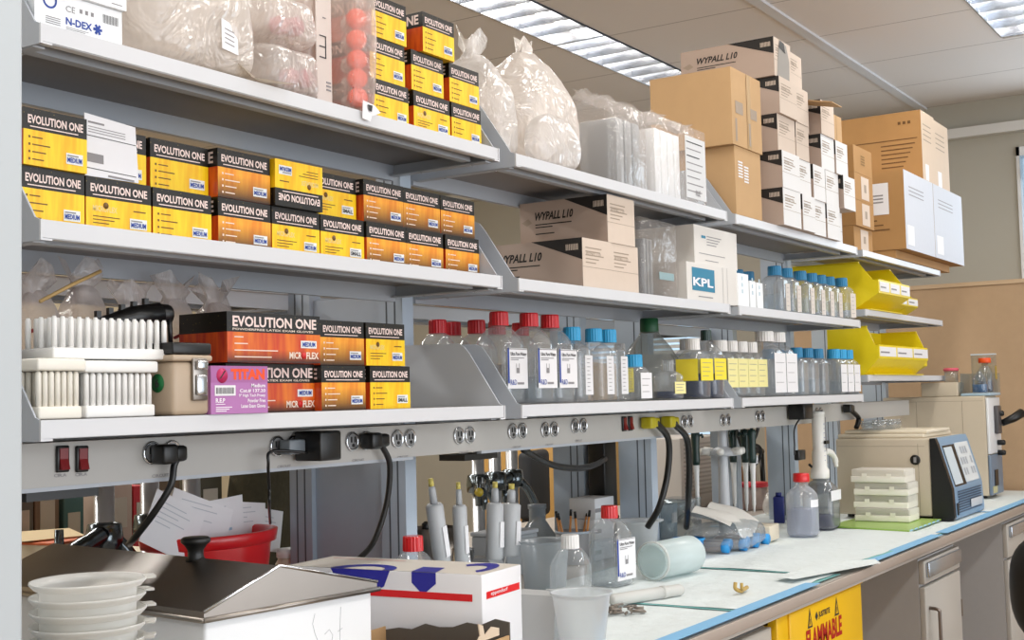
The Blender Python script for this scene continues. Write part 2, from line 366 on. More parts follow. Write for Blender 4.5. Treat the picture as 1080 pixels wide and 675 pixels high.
# ================================================================== SHELVES
ZB = [1.917, 1.6416, 1.365]
BPOLY = [(.002, -.003), (.002, .026), (.012, .03), (.085, .137), (.1, .155), (.118, .163), (.295, .165), (.295, -.003)]
FLAT = [(.002, -.003), (.002, .022), (.295, .022), (.295, -.003)]
def shelf(x0, zb, ln, label, h=.026, lipm=steel_paint, group='shelves over the bench', raised=(1, 1)):
    t = thing('shelf', label, 'shelf', (x0, 0, zb), 0, group)
    d = MB().box(.004, .003, h-.003, ln-.004, .3, h, deck_grey)
    d.box(.004, .285, -.012, ln-.004, .299, h-.003, steel_blue).box(.03, .055, .0, ln-.03, .075, h-.003, steel_blue)
    d.obj('deck', t)
    MB().box(.004, 0, .001, ln-.004, .003, h, lipm).box(.004, .003, 0, ln-.004, .018, .003, lipm).obj('front_lip', t)
    for s in (0, 1):
        xa = 0 if s == 0 else ln-.003
        b = MB().prism(BPOLY if raised[s] else FLAT, 'x', xa, xa+.0028, steel_blue)
        b.box(min(xa, xa+(.019 if s == 0 else -.016)), -.0015, -.003, max(xa+.003, xa+(.019 if s == 0 else -.016)), .001, 0, lipm)
        b.box(xa-.0002, -.0016, -.003, xa+.003, .002, h, lipm)
        b.box(xa+(.003 if s == 0 else -.02), .02, -.004, xa+(.023 if s == 0 else 0), .28, -.001, steel_blue)
        for yy in (.06, .2): b.lathe([(.004, -.005), (.003, -.006)], chrome, 8, (xa+(.012 if s == 0 else -.01), yy, 0))
        b.obj('bracket', t)
    return t
TIER = ['top', 'middle', 'bottom']; BAY = ['near-end bay', 'second bay', 'third bay', 'far-end bay']
WH = ['over the N-DEX boxes', 'x', 'y']
SH = {}
RAISED = [[(1, 1), (1, 1), (1, 1)], [(1, 1), (1, 0), (1, 1)], [(1, 0), (0, 0), (1, 1)], [(0, 0), (0, 0), (0, 0)]]
shl = [['top shelf carrying white glove boxes, clear bags and yellow boxes', 'middle shelf filled with two rows of yellow and orange glove boxes', 'bottom shelf with white tube racks and a tan latched case'],
       ['top shelf under the large clear bags and white plate sleeves', 'middle shelf under the pinkish wiper cartons and white blue-logo box', 'bottom shelf with the red-capped square bottles'],
       ['top shelf under the tall wall of wiper cartons', 'middle shelf with a line of short blue-capped bottles', 'bottom shelf with yellow-label and white-capped bottles'],
       ['top shelf under the largest brown and white cartons at the far end', 'middle shelf holding yellow bins at the far end', 'bottom shelf holding yellow bins above the beige instrument']]
for b in range(4):
    for k in range(3):
        zb = ZB[k] if b < 3 else (1.917, 1.690, 1.440)[k]
        SH[b, k] = shelf(b*P_, zb, (P_-GAP) if b < 3 else 1.13, shl[b][k], lipm=steel_paint, h=.026 if b < 3 else .023, raised=RAISED[b][k])
for b in range(3):
    for k in (1, 2): clone(SH[b, k], (b*P_+P_-GAP, .91, ZB[k]), PI, 'far-side shelf seen from behind between the uprights', 'shelves on the far side of the bench')
# ================================================================== SERVICE RAIL
RY = .13
t = thing('service_rail', 'long grey service rail of outlets and red switches under the bottom shelves', 'service rail', (0, RY, 1.29))
MB().box(-.1, 0, 0, 4.66, .07, .066, rail_grey).box(-.1, -.001, -.006, 1.0, .012, 0, steel_blue).box(1.25, -.001, -.006, 2.2, .012, 0, steel_blue).obj('channel', t)
for x in (.08, 1.2): MB().box(x, .01, -.02, x+.13, .08, -.0065, black).obj('cable_tray', t)
sock = mat('outlet face', '9a9a9a', .35, .5); sdark = mat('outlet slots', '222222', .5)
def outlet(x, z):
    o = MB()
    for dx in (-.021, .021):
        o.lathe([(.019, -.0005), (.019, -.004), (.016, -.005), (.015, -.003)], chrome, 16, (x+dx, 0, z), 'y')
        o.lathe([(.0148, -.0042), (.0001, -.0045)], sock, 16, (x+dx, 0, z), 'y', close=False)
        o.box(x+dx-.007, -.006, z-.002, x+dx-.004, -.0044, z+.009, sdark).box(x+dx+.004, -.006, z-.002, x+dx+.007, -.0044, z+.009, sdark)
        o.lathe([(.0035, -.0044), (.0035, -.006)], sdark, 8, (x+dx, 0, z-.008), 'y')
    o.text('CIRCUIT', (x-.02, 0, z-.04), UX, UZ, .036, .005, inkgrey, .02)
    o.obj('outlet', t)
for u, v in ((170, 477), (300, 470), (378, 465), (425, 462.5), (489, 459), (545, 454.5), (579, 453), (610, 449), (724, 444.5), (764.5, 443), (801, 439), (863, 435)):
    q = AY(u, v, RY); outlet(q.x, q.z-1.29)
swr = mat('red rocker switch', '7a0f12', .3, emit=None)
for u, v in ((64.5, 484), (85, 484), (657.3, 447), (663.8, 446.5)):
    q = AY(u, v, RY); x, z = q.x, q.z-1.29
    o = MB().rbox(x-.011, -.006, z-.02, x+.011, -.0003, z+.02, black, .002).obj('switch', t)
    MB().prism([(-.012, z-.016), (-.0062, z-.016), (-.0062, z+.016), (-.008, z+.016), (-.0075, z)], 'x', x-.0075, x+.0075, swr).obj('rocker', o)
tx = MB()
for u, v in ((64, 503), (86, 502)):
    q = AY(u, v, RY); tx.text('CIR.A', (q.x-.012, 0, q.z-1.29), UX, UZ, .022, .005, inkgrey, .02)
tx.obj('printed_marks', t)
# ================================================================== GLOVE BOXES
D1, D2, D3 = 1.9436, 1.6682, 1.3916        # deck heights of the top, middle and bottom shelf
GW, GH, GD = .1228, .0815, .212
blackspeck = specked('black carton print with gold specks', '17140f', '8f7a30', 150, .10)
yellowp = streaky('yellow carton print', 'f7d21c', 'efb406')
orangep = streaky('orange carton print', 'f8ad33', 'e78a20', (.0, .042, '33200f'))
redside = streaky('orange red carton side print', 'd8591c', 'b5331b')
pink = mat('pale pink carton lettering', 'efd9d2', .45); fawn = mat('fawn carton logo', 'e6cf86', .5); bulb = mat('brown carton print', '6d4a10', .5)
stk = mat('size sticker', 'e4e6e4', .55)
def glove_mesh(kind, variant, w=GW, h=GH, d=GD, size='MEDIUM'):
    mb = MB(); c = yellowp if kind == 'Y' else orangep; bt = .62*h; x = w/2
    mb.box(-x, 0, 0, x, d, bt, redside if kind == 'O' else yellowp); mb.box(-x, 0, bt, x, d, h, blackspeck)
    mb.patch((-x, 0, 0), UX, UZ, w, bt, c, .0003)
    mb.text('EVOLUTION ONE', (-x+.008, 0, bt+.009), UX, UZ, w-.016, .0125, pink, .03)
    mb.patch((-x+.012, 0, bt+.004), UX, UZ, w-.03, .0015, pink, .0006)
    bc = bulb if kind == 'Y' else inkpale
    if variant == 'A':
        for k in range(4):
            z = bt-.012-k*.0105
            mb.patch((-x+.009, 0, z), UX, UZ, .0035, .0035, bc, .0006); mb.patch((-x+.016, 0, z+.0008), UX, UZ, (.02, .034, .026, .022)[k], .0018, bc, .0006)
    else:
        mb.text('MICROFLEX', (-x+.012, 0, bt-.02), UX, UZ, .045, .009, fawn, .03); mb.lathe([(.005, -.0004), (.005, -.0007)], bulb, 10, (-x+.036, 0, bt-.01), 'y')
        for k in range(3): mb.patch((-x+.012, 0, bt-.028-k*.005), UX, UZ, .05-.01*k, .0015, bc, .0006)
        mb.patch((x-.035, 0, bt-.014), UX, UZ, .024, .002, bc, .0006)
    # long side faces (-x) carry the big lettering
    mb.patch((-x, d, 0), NY, UZ, d, bt, redside, .0003)
    mb.text('EVOLUTION ONE', (-x, d-.01, bt+.006), NY, UZ, d-.02, .02, pink, .03)
    return mb
def sticker(size, w=GW):
    mb = MB(); x = w/2
    mb.patch((x-.042, -.0004, .010), UX, UZ, .033, .016, stk, .0005); mb.text(size, (x-.040, -.0009, .0125), UX, UZ, .029, .0075, inkblue if size != 'SMALL' else ink, .03)
    mb.patch((x-.040, -.0009, .0215), UX, UZ, .022, .002, inkgrey, .0004); return mb
GP = {}
def glove(kind, var, size, loc, rot, label, group, name='glove_box'):
    k = (kind, var, size)
    if k in GP: return clone(GP[k], loc, rot, label, group)
    o = glove_mesh(kind, var).obj(name, None, loc, rot, label=label, category='glove box', group=group)
    sticker(size).obj('size_label', o); GP[k] = o; return o
YN, ON = 'yellow and black', 'orange and black'
# middle shelf, bottom row
low = [(.031, 'Y', 'A', 'MEDIUM'), (.155, 'Y', 'B', 'MEDIUM'), (.281, 'Y', 'A', 'MEDIUM'), (.413, 'O', 'A', 'MEDIUM'), (.539, 'Y', 'B', 'MEDIUM'), (.665, 'Y', 'B', 'SMALL'), (.789, 'O', 'A', 'MEDIUM'), (.913, 'O', 'A', 'MEDIUM'), (1.045, 'O', 'A', 'MEDIUM')]
for i, (x, k, v, s) in enumerate(low):
    x = -1.1035+(x+1.1035)*1.0186+(.0065 if i == 0 else 0)
    n = YN if k == 'Y' else ON
    o = glove(k, v, s, (x, .049+.002*(i % 3), D2), 0, f'{n} glove box in the middle shelf lower row, {ORD[i]} from the column', 'lower row of glove boxes on the middle shelf'); o.scale = (.88 if i == 0 else 1, 1, 1)
up = [(.031, .014, 'Y', 'A', 'MEDIUM', .0), (.162, .05, 'Y', 'A', 'MEDIUM', 0), (.291, .066, 'Y', 'A', 'MEDIUM', 0), (.413, .02, 'O', 'A', 'MEDIUM', 0), (.5375, .012, 'Y', 'B', 'INVERT', 0), (.6635, .045, 'Y', 'B', 'SMALL', 0), (.789, .026, 'O', 'A', 'MEDIUM', 0), (.913, .028, 'O', 'A', 'MEDIUM', 0), (1.039, .03, 'O', 'A', 'MEDIUM', 0)]
ex = ['', ' behind the slip', '', '', ' lying upside down', '', '', '', '']
for i, (x, y, k, v, s, rz) in enumerate(up):
    x = -1.1035+(x+1.1035)*1.0186+(.0065 if i == 0 else 0); y = min(y+.029, .07)
    n = YN if k == 'Y' else ON; z = D2+GH+.0008
    lab = f'{n} glove box{ex[i]}, middle shelf upper row, {ORD[i]} from the column'
    g = 'upper row of glove boxes on the middle shelf'
    if s == 'INVERT': glove('Y', 'B', 'MEDIUM', (x, y, z+GH), (0, PI, 0), lab, g)
    else: glove(k, v, s, (x, y, z), rz, lab, g).scale = (.88 if i == 0 else 1, 1, 1)
# packing slip leaning on the second upper box
mb = MB(); mb.prism([(-.052, 0), (.049, .004), (.044, .092), (-.052, .096)], 'y', -.0006, .0006, paper)
for z in (.062, .012): mb.patch((-.05, -.0006, z), UX, UZ, .094, .0012, ink)
mb.patch((-.048, -.0006, .022), UX, UZ, .03, .014, inkgrey); mb.patch((-.046, -.0006, .082), UX, UZ, .03, .003, inkgrey)
for k in range(3): mb.patch((-.046, -.0006, .068+k*.004), UX, UZ, .07, .0012, inkgrey)
mb.patch((-.01, -.0006, .004), UX, UZ, .05, .003, inkgrey)
mb.obj('packing_slip', None, (.176, .062, D2+GH+.0012), (-.05, .03, .0), label='white packing slip leaning on a yellow glove box on the middle shelf', category='paper')
# top shelf: pyramid of yellow boxes
tops = [(0, .822, .03), (0, .955, .03), (0, 1.077, .03), (1, .816, .033), (1, .942, .03), (1, 1.072, .03), (2, .822, .032), (2, .972, .022)]
rowname = ['bottom', 'middle', 'top']; cnt = {}
for r, x, y in tops:
    i = cnt.get(r, 0); cnt[r] = i+1
    pos = ['beside the orange-capped tubes', 'in the middle' if r < 2 else 'highest one', 'beside the end plate'][i]
    glove('Y', 'B' if (r, i) == (0, 1) else 'A', 'MEDIUM', (x, y, D1+r*(GH+.001)), 0, f'yellow glove box in the top shelf stack, {rowname[r]} row, {pos}', 'stack of yellow glove boxes on the top shelf')
# bottom shelf: end-on boxes right of the purple box, and two turned long side out
for i, (u0, u1, k, v, s) in enumerate([(338, 387, 'O', 'A', 'MEDIUM'), (388.5, 435, 'Y', 'A', 'SMALL')]):
    x = (AY(u0, 432, .045).x+AY(u1, 432, .045).x)/2
    n = YN if k == 'Y' else ON
    glove(k, v, s, (x, .045, D3), 0, f'{n} glove box on the bottom shelf, lower row' + (', beside the end plate' if i else ', next to the long box'), 'end-on glove boxes on the bottom shelf')
    glove(k, 'A' if i == 0 else 'B', s if i == 0 else 'MEDIUM', (x-.01*i, .047, D3+GH+.001), .03*i, f'{n} glove box on top of the lower {"orange" if i == 0 else "yellow"} one on the bottom shelf', 'end-on glove boxes on the bottom shelf')
def longbox():
    w, h, d = .222, .0835, .115; mb = MB(); bt = h*.6
    mb.box(0, 0, 0, w, d, bt, redside).box(0, 0, bt, w, d, h, blackspeck)
    fr = streaky('red orange long panel print', 'c8401a', 'e2771f', (.0, .022, '2a140c'), 60)
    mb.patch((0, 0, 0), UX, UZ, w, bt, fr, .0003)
    mb.text('EVOLUTION ONE', (.012, 0, bt+.009), UX, UZ, w-.022, .018, pink, .03)
    mb.text('POWDERFREE LATEX EXAM GLOVES', (.012, 0, bt+.003), UX, UZ, w-.03, .0035, inkpale, .02)
    for k in range(4): mb.patch((.016, 0, bt-.009-k*.011), UX, UZ, (.02, .03, .1, .085)[k], .0018, inkpale, .0006)
    mb.text('MICR', (w-.078, 0, .007), UX, UZ, .03, .012, inkpale, .03); mb.text('FLEX', (w-.036, 0, .007), UX, UZ, .031, .012, inkpale, .03)
    mb.lathe([(.006, -.0004), (.006, -.0008)], mat('red dot print', 'cf2020', .5), 12, (w-.042, 0, .013), 'y')
    return mb
lb = longbox().obj('glove_box', None, (AY(242, 380, .03).x, .035, D3+GH+.003), -.02, label='orange-red glove box lying long side out above the purple box', category='glove box', group='long-side-out glove boxes on the bottom shelf')
q = MB(); q.patch((.172, -.0004, .026), UX, UZ, .04, .013, stk, .0005); q.text('MEDIUM', (.176, -.0009, .0285), UX, UZ, .032, .008, inkblue, .03); q.obj('size_label', lb)
clone(lb, (AY(335, 432, .06).x-.223, .062, D3), 0, 'orange-red glove box lying long side out half hidden behind the purple box')
# purple box
pur = mat('purple carton', 'b173ae', .45, noise_amt=.05); pudk = mat('orange carton lettering', 'f2501c', .5); wpr = mat('white carton print', 'f3eef3', .5)
x0, x1 = AY(223, 435, -.005).x, AY(283, 434, -.005).x; w = x1-x0
mb = MB().box(0, 0, 0, w, .058, .0765, pur); mb.patch((0, 0, .05), UX, UZ, w, .0265, mat('purple carton band', 'a8659f', .45), .0003)
mb.text('TITAN', (.043, 0, .0545), UX, UZ, w-.05, .0175, pudk, .06); mb.lathe([(.012, -.0004), (.012, -.0007)], mat('magenta print', 'c01f5c', .5), 16, (.024, 0, .061), 'y')
mb.add([(.018, -.001, .056), (.021, -.001, .056), (.032, -.001, .069), (.029, -.001, .069)], [(0, 1, 2, 3)], ink)
mb.patch((.008, 0, .029), UX, UZ, .045, .0165, labelw, .0006)
for k in range(14): mb.patch((.011+k*.0028, 0, .032), UX, UZ, .0012 if k % 3 else .0018, .010, ink, .001)
for i, (s, zz, ww) in enumerate((('Medium', .042, .032), ('Cat.# 137.20', .0335, .058), ('9" High Tech Frosty', .0255, .06), ('Powder Free', .0175, .04), ('Latex Exam Gloves', .009, .055))):
    mb.text(s, (w-.006-ww, 0, zz), UX, UZ, ww, .006, wpr, .02)
mb.text('R.E.P', (.01, 0, .018), UX, UZ, .02, .007, wpr, .03); mb.patch((.01, 0, .015), UX, UZ, .02, .001, wpr, .0006)
for k in range(3): mb.patch((.01, 0, .010-k*.003), UX, UZ, .035-.006*k, .0013, wpr, .0006)
mb.obj('glove_box', None, (x0, -.004, D3), 0, label='purple latex glove box with orange lettering on the bottom shelf', category='glove box')
# white boxes at the left end of the top shelf
wcart = mat('white carton', 'f4f6f8', .45)
def ndex():
    w, h = .153, .056; mb = MB().box(0, 0, 0, w, .24, h, wcart)
    mb.text('N-DEX', (.052, 0, .014), UX, UZ, .046, .011, inkblue, .03)
    for a in range(3):
        k = a*PI/3; u = (math.cos(k), 0, math.sin(k)); v = (-math.sin(k), 0, math.cos(k)); o = Vector((.108, 0, .019))-Vector(u)*.008-Vector(v)*.002
        mb.patch(o, u, v, .016, .004, inkblue, .0006+a*.0002)
    mb.lathe([(.012, -.0005), (.009, -.0006)], inkblue, 20, (.025, 0, h-.0135), 'y', close=False)
    mb.text('CE', (.052, 0, .033), UX, UZ, .016, .009, inkgrey, 0)
    for k in range(3): mb.patch((.076+k*.01, 0, .036), UX, UZ, .005, .006, inkgrey)
    for k in range(4): mb.patch((.018, 0, .018-k*.003), UX, UZ, .025, .0013, inkgrey); mb.patch((.052, 0, .010-k*.0025), UX, UZ, .04-.006*k, .001, inkgrey)
    for k in range(11): mb.patch((.118+k*.0026, 0, .032), UX, UZ, .0012, .013, ink)
    mb.patch((.125, 0, .005), UX, UZ, .02, .0015, inkgrey)
    return mb
nb = ndex().obj('glove_box', None, (.006, .02, D1), 0, label='white glove box with blue lettering at the near end of the top shelf', category='glove box', group='white glove boxes on the top shelf')
clone(nb, (.008, .012, D1+.0568), 0, 'white glove box on top of another white one, cut by the upper picture edge')
# ================================================================== CARTONS
kraft = mat('brown kraft cardboard', 'c09c70', .8, noise_amt=.07, nscale=14); kraftd = mat('darker kraft cardboard', 'ad8350', .8, noise_amt=.07, nscale=14)
wyp = mat('pinkish wiper carton', 'b5a193', .75, noise_amt=.03, nscale=10); wypend = mat('pale wiper carton end', 'd3c2b2', .75, noise_amt=.03)
tape = mat('packing tape', 'c2a277', .25); blk = mat('black carton print', '1e1a18', .6); dim = mat('faded carton print', 'a19180', .7)
def wiper(w=.146, d=.30, h=.121, endm=None):
    mb = MB().box(0, 0, 0, w, d, h, wyp); e = endm or wypend
    mb.patch((0, 0, 0), UX, UZ, w, h, e, .0003)
    mb.patch((0, 0, h*.42), UX, UZ, w, .0012, dim, .0006)
    for k in range(5): mb.patch((w*.1, 0, h*.8-k*.009), UX, UZ, w*(.55, .5, .62, .45, .35)[k], .003, dim, .0006)
    mb.text('WYPALL L10', (w*.12, 0, h*.66), UX, UZ, w*.5, .009, dim, .02, .25)
    # long side (-x): black swoosh wedge at the upper front, bold slanted lettering
    mb.add([(-.0005, 0, h), (-.0005, d*.48, h), (-.0005, 0, h*.56)], [(0, 1, 2)], blk)
    for k in range(8): mb.patch((0, .045-k*.0045, h*.76), NY, UZ, .0025, .015, wypend, .0012)
    mb.text('WYPALL L10', (0, d*.82, h*.6), NY, UZ, d*.44, .022, blk, .03, .3)
    for k in range(2): mb.patch((0, d*.82, h*.5-k*.007), NY, UZ, d*(.42, .2)[k], .0028, blk, .0006)
    mb.patch((0, d*.82, h*.3), NY, UZ, d*.22, .0028, blk, .0006)
    mb.add([(-.0005, d*.98, h*.58), (-.0005, d*.9, h*.66), (-.0005, d*.86, h*.56), (-.0005, d*.92, h*.5)], [(0, 1, 2, 3)], dim)
    return mb
wb = wiper().obj('wiper_carton', None, (1.539, .02, D2), 0, label='pinkish wiper carton on the middle shelf, lower one showing its lettered long side', category='carton', group='wiper cartons on the middle shelf')
clone(wb, (1.687, .022, D2), 0, 'pinkish wiper carton on the middle shelf, lower one beside the clear plate sleeve'); clone(wb, (1.67, .02, D2+.1215), 0.0, 'pinkish wiper carton lying on the other two on the middle shelf').scale = (1, .86, 1)
wb2 = wiper(endm=mat('white carton end label', 'e3e2e1', .65)).obj('wiper_carton', None, (1, .0, 0), 0, label='x', category='carton')
xs = [AY(u, v, -.01).x for u, v in ((822.5, 240), (843, 248), (858, 252), (872, 256), (887, 258), (900.5, 262))]
g = 'wall of wiper cartons on the top shelf'; colname = ['first', 'second', 'third', 'fourth', 'fifth']
hts = [4, 4, 3, 4, 3]
offs = random.Random(4)
for c_ in range(5):
    for r in range(hts[c_]):
        y = -.02+offs.uniform(-.008, .008)+(.10 if (c_, r) in ((2, 2),) else 0)+(.05 if (c_, r) == (4, 0) else 0)
        o = clone(wb2 if (r < 2 or (c_ > 2 and r == 2)) else wb, (xs[c_]+offs.uniform(-.001, .001)+.001-(.012 if r > 1 else 0)*c_, y, D1+r*.1215), offs.uniform(-.003, .003), f'wiper carton in the {colname[c_]} column from the brown cartons, {["bottom one", "second from the shelf", "third from the shelf", "fourth from the shelf"][r]}', g)
        sx = (xs[c_+1]-xs[c_]-.016)/.146; o.scale = (sx, 1, 1)
bpy.data.objects.remove(wb2)
# top row: opened carton with a torn end, its right neighbour, and the open flap carton
topw = wiper(.15, .33, .128).obj('wiper_carton', None, (2.765, -.015, D1+4*.1215+.0005), 0, label='lettered wiper carton topmost of all, its torn end open', category='carton', group='wiper cartons topmost on the wall')
tm = MB(); tg = mat('grey torn liner', '9b968f', .8)
tm.add([(.02, -.0012, .0), (.13, -.0012, -.002), (.135, -.0012, .07), (.11, -.0012, .118), (.05, -.0012, .127), (.03, -.0012, .06)], [(0, 1, 2, 3, 4, 5)], tg)
tm.add([(.04, -.002, .1), (.1, -.002, .09), (.09, -.002, .122), (.055, -.002, .126)], [(0, 1, 2, 3)], blk)
tm.obj('torn_end', topw)
clone(wb, (2.935, .0, D1+4*.1215+.0008), .02, 'wiper carton just beyond the torn topmost carton').scale = (.9, 1, 1)
# flap carton at third column
t = thing('open_carton', 'open wiper carton with its top flap sticking out above the third column', 'carton', (xs[2]-.02, .02, D1+3*.1215+.001)); t.scale = (.68, 1, 1)
MB().box(0, 0, 0, .15, .003, .06, wypend).box(0, .003, 0, .003, .25, .1, wyp).box(.147, .003, 0, .15, .25, .1, wyp).box(.003, .247, 0, .147, .25, .1, wyp).box(.003, .003, 0, .147, .247, .003, wyp).obj('body', t)
MB().prism([(.001, .1005), (-.12, .075), (-.12, .078), (.001, .1035)], 'x', .0, .15, kraft).obj('flap', t)
clone(wb, (xs[3]-.036, -.02, D1+4*.1215-.121+.121), 0, 'x').scale = (.92, 1, 1)
bpy.data.objects.remove(C.objects[-1])
def kcart(name, label, x0, y0, z0, w, d, h, m=kraft, group=None, marks=None, rot=0, seam=True):
    mb = MB().box(0, 0, 0, w, d, h, m)
    if seam:
        mb.patch((w/2-.0012, 0, 0), UX, UZ, .0024, h, mat('flap seam', '7e5d36', .9), .0006); mb.patch((0, d/2+.001, h), UX, UY, w, .002, MATS['flap seam'], .0006)
    if marks: marks(mb, w, d, h)
    return mb.obj(name, None, (x0, y0, z0), rot, label=label, category='carton', group=group)
def m_big(mb, w, d, h):
    mb.patch((w*.12, 0, h*.42), UX, UZ, w*.25, h*.16, dim, .0008); mb.patch((w*.62, 0, h*.42), UX, UZ, w*.22, h*.14, dim, .0008); mb.patch((w*.1, 0, h*.05), UX, UZ, w*.06, h*.3, dim, .0008); mb.patch((w*.55, 0, h*.05), UX, UZ, w*.06, h*.3, dim, .0008)
    mb.patch((w*.52, 0, 0), UX, UZ, w*.12, h, tape, .0004)
def m_low(mb, w, d, h):
    for k in range(2):
        for j in range(6): mb.patch((w*(.12+.22*k), 0, h*(.55-.05*k)+j*.009), UX, UZ, w*.17, .005, labelw, .0008)
kcart('shipping_carton', 'brown carton with open seam on top of another brown one beside the plate sleeves', 2.425, -.005, D1+.2105, .235, .27, .235, kraft, 'brown cartons at the third bay', m_big)
kcart('shipping_carton', 'lower brown carton with white barcode stickers standing on the top shelf by the end plate', 2.446, .0, D1, .205, .27, .21, kraft, 'brown cartons at the third bay', m_low, seam=False)
# brown carton ends and small brown stack at the fourth bay
kcart('shipping_carton', 'small plain brown carton on top of the fifth column of wiper cartons', xs[4]-.03, .0, D1+3*.1215, .12, .25, .105, kraft)
def m_lab(mb, w, d, h):
    mb.patch((w*.35, 0, h*.08), UX, UZ, w*.42, h*.84, wypend, .0008); mb.patch((w*.5, 0, h*.35), UX, UZ, w*.12, h*.3, dim, .0012)
def m_logo(mb, w, d, h):
    for k in range(4): mb.patch((w*.38, 0, h*(.35+.1*k)), UX, UZ, w*.22, .006, mat('brown faded logo', '8a6a3c', .8), .0008)
DL = D1+.036; LX = AZ(956, 262, DL).x; LY = AZ(956, 262, DL).y
LM = AY(987, 270, LY).x; LR = AY(1017, 281, LY).x
zt = AY(956, 180, LY).z
sy = .02; sx0, sx1 = AY(904, 262, sy).x, AY(923, 262, sy).x
zz = D1; sx0 = max(sx0, xs[5]+.006)
for i, (h, mk) in enumerate(((.092, m_lab), (.1, m_lab), (.105, m_lab), (.105, m_logo))):
    kcart('small_carton', f'small brown carton in the stack before the largest cartons, {["bottom one", "second up", "third up", "topmost with a brown emblem"][i]}', sx0, sy+(.01 if i == 0 else 0), zz, min(sx1, LX-.008)-sx0, .2, h, kraftd, 'stack of small brown cartons', mk, seam=False); zz += h+.001
# largest cartons
def m_L(mb, w, d, h):
    mb.patch((0, 0, 0), UX, UZ, w, h, mat('white carton facing', 'c9ccd4', .6, noise_amt=.03), .0004)
    mb.patch((w*.06, 0, h*.06), UX, UZ, w*.22, h*.25, labelw, .001)
    for k in range(3): mb.patch((w*.15, 0, h*(.8-.05*k)), UX, UZ, w*.5, .004, inkgrey, .001)
    mb.patch((0, d*.75, h*.45), NY, UZ, d*.55, h*.4, labelw, .001)
    for k in range(3): mb.patch((0, d*.42, h*.6+k*.014), NY, UZ, d*.15, .006, inkgrey, .0015)
    for k in range(3): mb.patch((0, d*.6, h*.25+k*.02), NY, UZ, d*(.4-.08*k), .005, mat('dark brown print', '6a4a26', .8), .001)
def m_U(mb, w, d, h):
    mb.patch((0, 0, 0), UX, UZ, w, h, mat('pale carton facing', 'd2bda6', .7, noise_amt=.03), .0004)
    mb.patch((w*.2, 0, h*.06), UX, UZ, w*.25, h*.22, labelw, .001)
    for k in range(4): mb.patch((w*.12, 0, h*(.6+.07*k)), UX, UZ, w*.6, .005, dim, .001)
    mb.patch((0, d, h*.62), NY, UZ, d*.95, .004, MATS['dark brown print'], .001)
    for k in range(6): mb.patch((0, d*.5, h*(.55-.06*k)), NY, UZ, d*(.42-.03*k), .005, MATS['dark brown print'], .001)
    for k in range(3): mb.patch((0, d*(.28-.06*k), h*.83), NY, UZ, d*.035, .013, MATS['dark brown print'], .001)
MB().box(0, 0, 0, LR-LX-.1, .28, .034, kraftd).obj('flat_carton', None, (LX+.004, .003, D1+.0005), 0, label='flat brown carton lying under the two largest white-faced cartons', category='carton')
kcart('large_carton', 'large carton with white facing, nearer one of the lower pair overhanging the far shelf', LX, LY, DL, LM-LX-.004, .32, zt-DL, kraftd, 'lower pair of largest cartons', m_L, seam=False)
kcart('large_carton', 'large carton with white facing at the very end of the top shelf', LM, LY, DL, LR-LM, .32, zt-DL, kraftd, 'lower pair of largest cartons', m_L, seam=False)
U0, U1, U2 = AY(974, 195, LY+.03).x, AY(988, 200, LY+.03).x, AY(1003, 200, LY+.03).x
kcart('large_carton', 'tall brown printed carton, nearer one of the upper pair', U0, LY+.03, zt+.001, U1-U0-.004, .36, AY(974, 118, LY+.03).z-zt, kraftd, 'upper pair of largest cartons', m_U, seam=False)
kcart('large_carton', 'tall brown printed carton, farther one of the upper pair at the end', U1, LY+.035, zt+.001, U2-U1, .36, AY(988, 128, LY+.03).z-zt, kraftd, 'upper pair of largest cartons', m_U, seam=False)
# white box with blue square, plain white box on it
def kpl():
    x0, xm, x1 = AY(725, 318, .02).x, AY(763, 318, .02).x, AY(778, 318, .02).x; w = x1-x0; f = xm-x0; h = .109
    mb = MB().box(0, 0, 0, w, .22, h, mat('off-white carton', 'dcd8d2', .6)); s = .055
    teal = mat('teal print', '14799a', .5)
    mb.patch((f*.14, 0, h*.28), UX, UZ, f*.62, h*.6, teal, .0006); mb.text('KPL', (f*.16, 0, h*.4), UX, UZ, f*.55, h*.22, wpr, .03, 0, .0014)
    mb.patch((f*.3, 0, h*.12), UX, UZ, f*.4, .003, inkgrey, .0006); mb.patch((f-.001, 0, 0), UX, UZ, .002, h, inkgrey, .0004); mb.patch((f+(w-f)*.3, 0, 0), UX, UZ, .0015, h, inkgrey, .0004)
    mb.obj('reagent_box', None, (x0, .02, D2), 0, label='white box with a teal square logo on the middle shelf', category='box')
    x2, x3 = AY(731, 276, .03).x, AY(776, 280, .03).x; w2 = x3-x2
    mb = MB().box(0, 0, 0, w2, .2, .111, MATS['off-white carton'])
    mb.patch((w2*.16, 0, .076), UX, UZ, .03, .008, teal, .0006)
    for k in range(4): mb.patch((w2*.28, 0, .082-k*.008), UX, UZ, w2*(.34-.04*k), .0025, inkgrey, .0006)
    mb.patch((w2*.1, 0, .03), UX, UZ, w2*.6, .002, inkgrey, .0006); mb.patch((w2*.24, 0, .012), UX, UZ, w2*.3, .002, inkgrey, .0006)
    mb.obj('reagent_box', None, (x2, .025, D2+h+.001), 0, label='plain white box standing on the teal-logo box', category='box')
kpl()
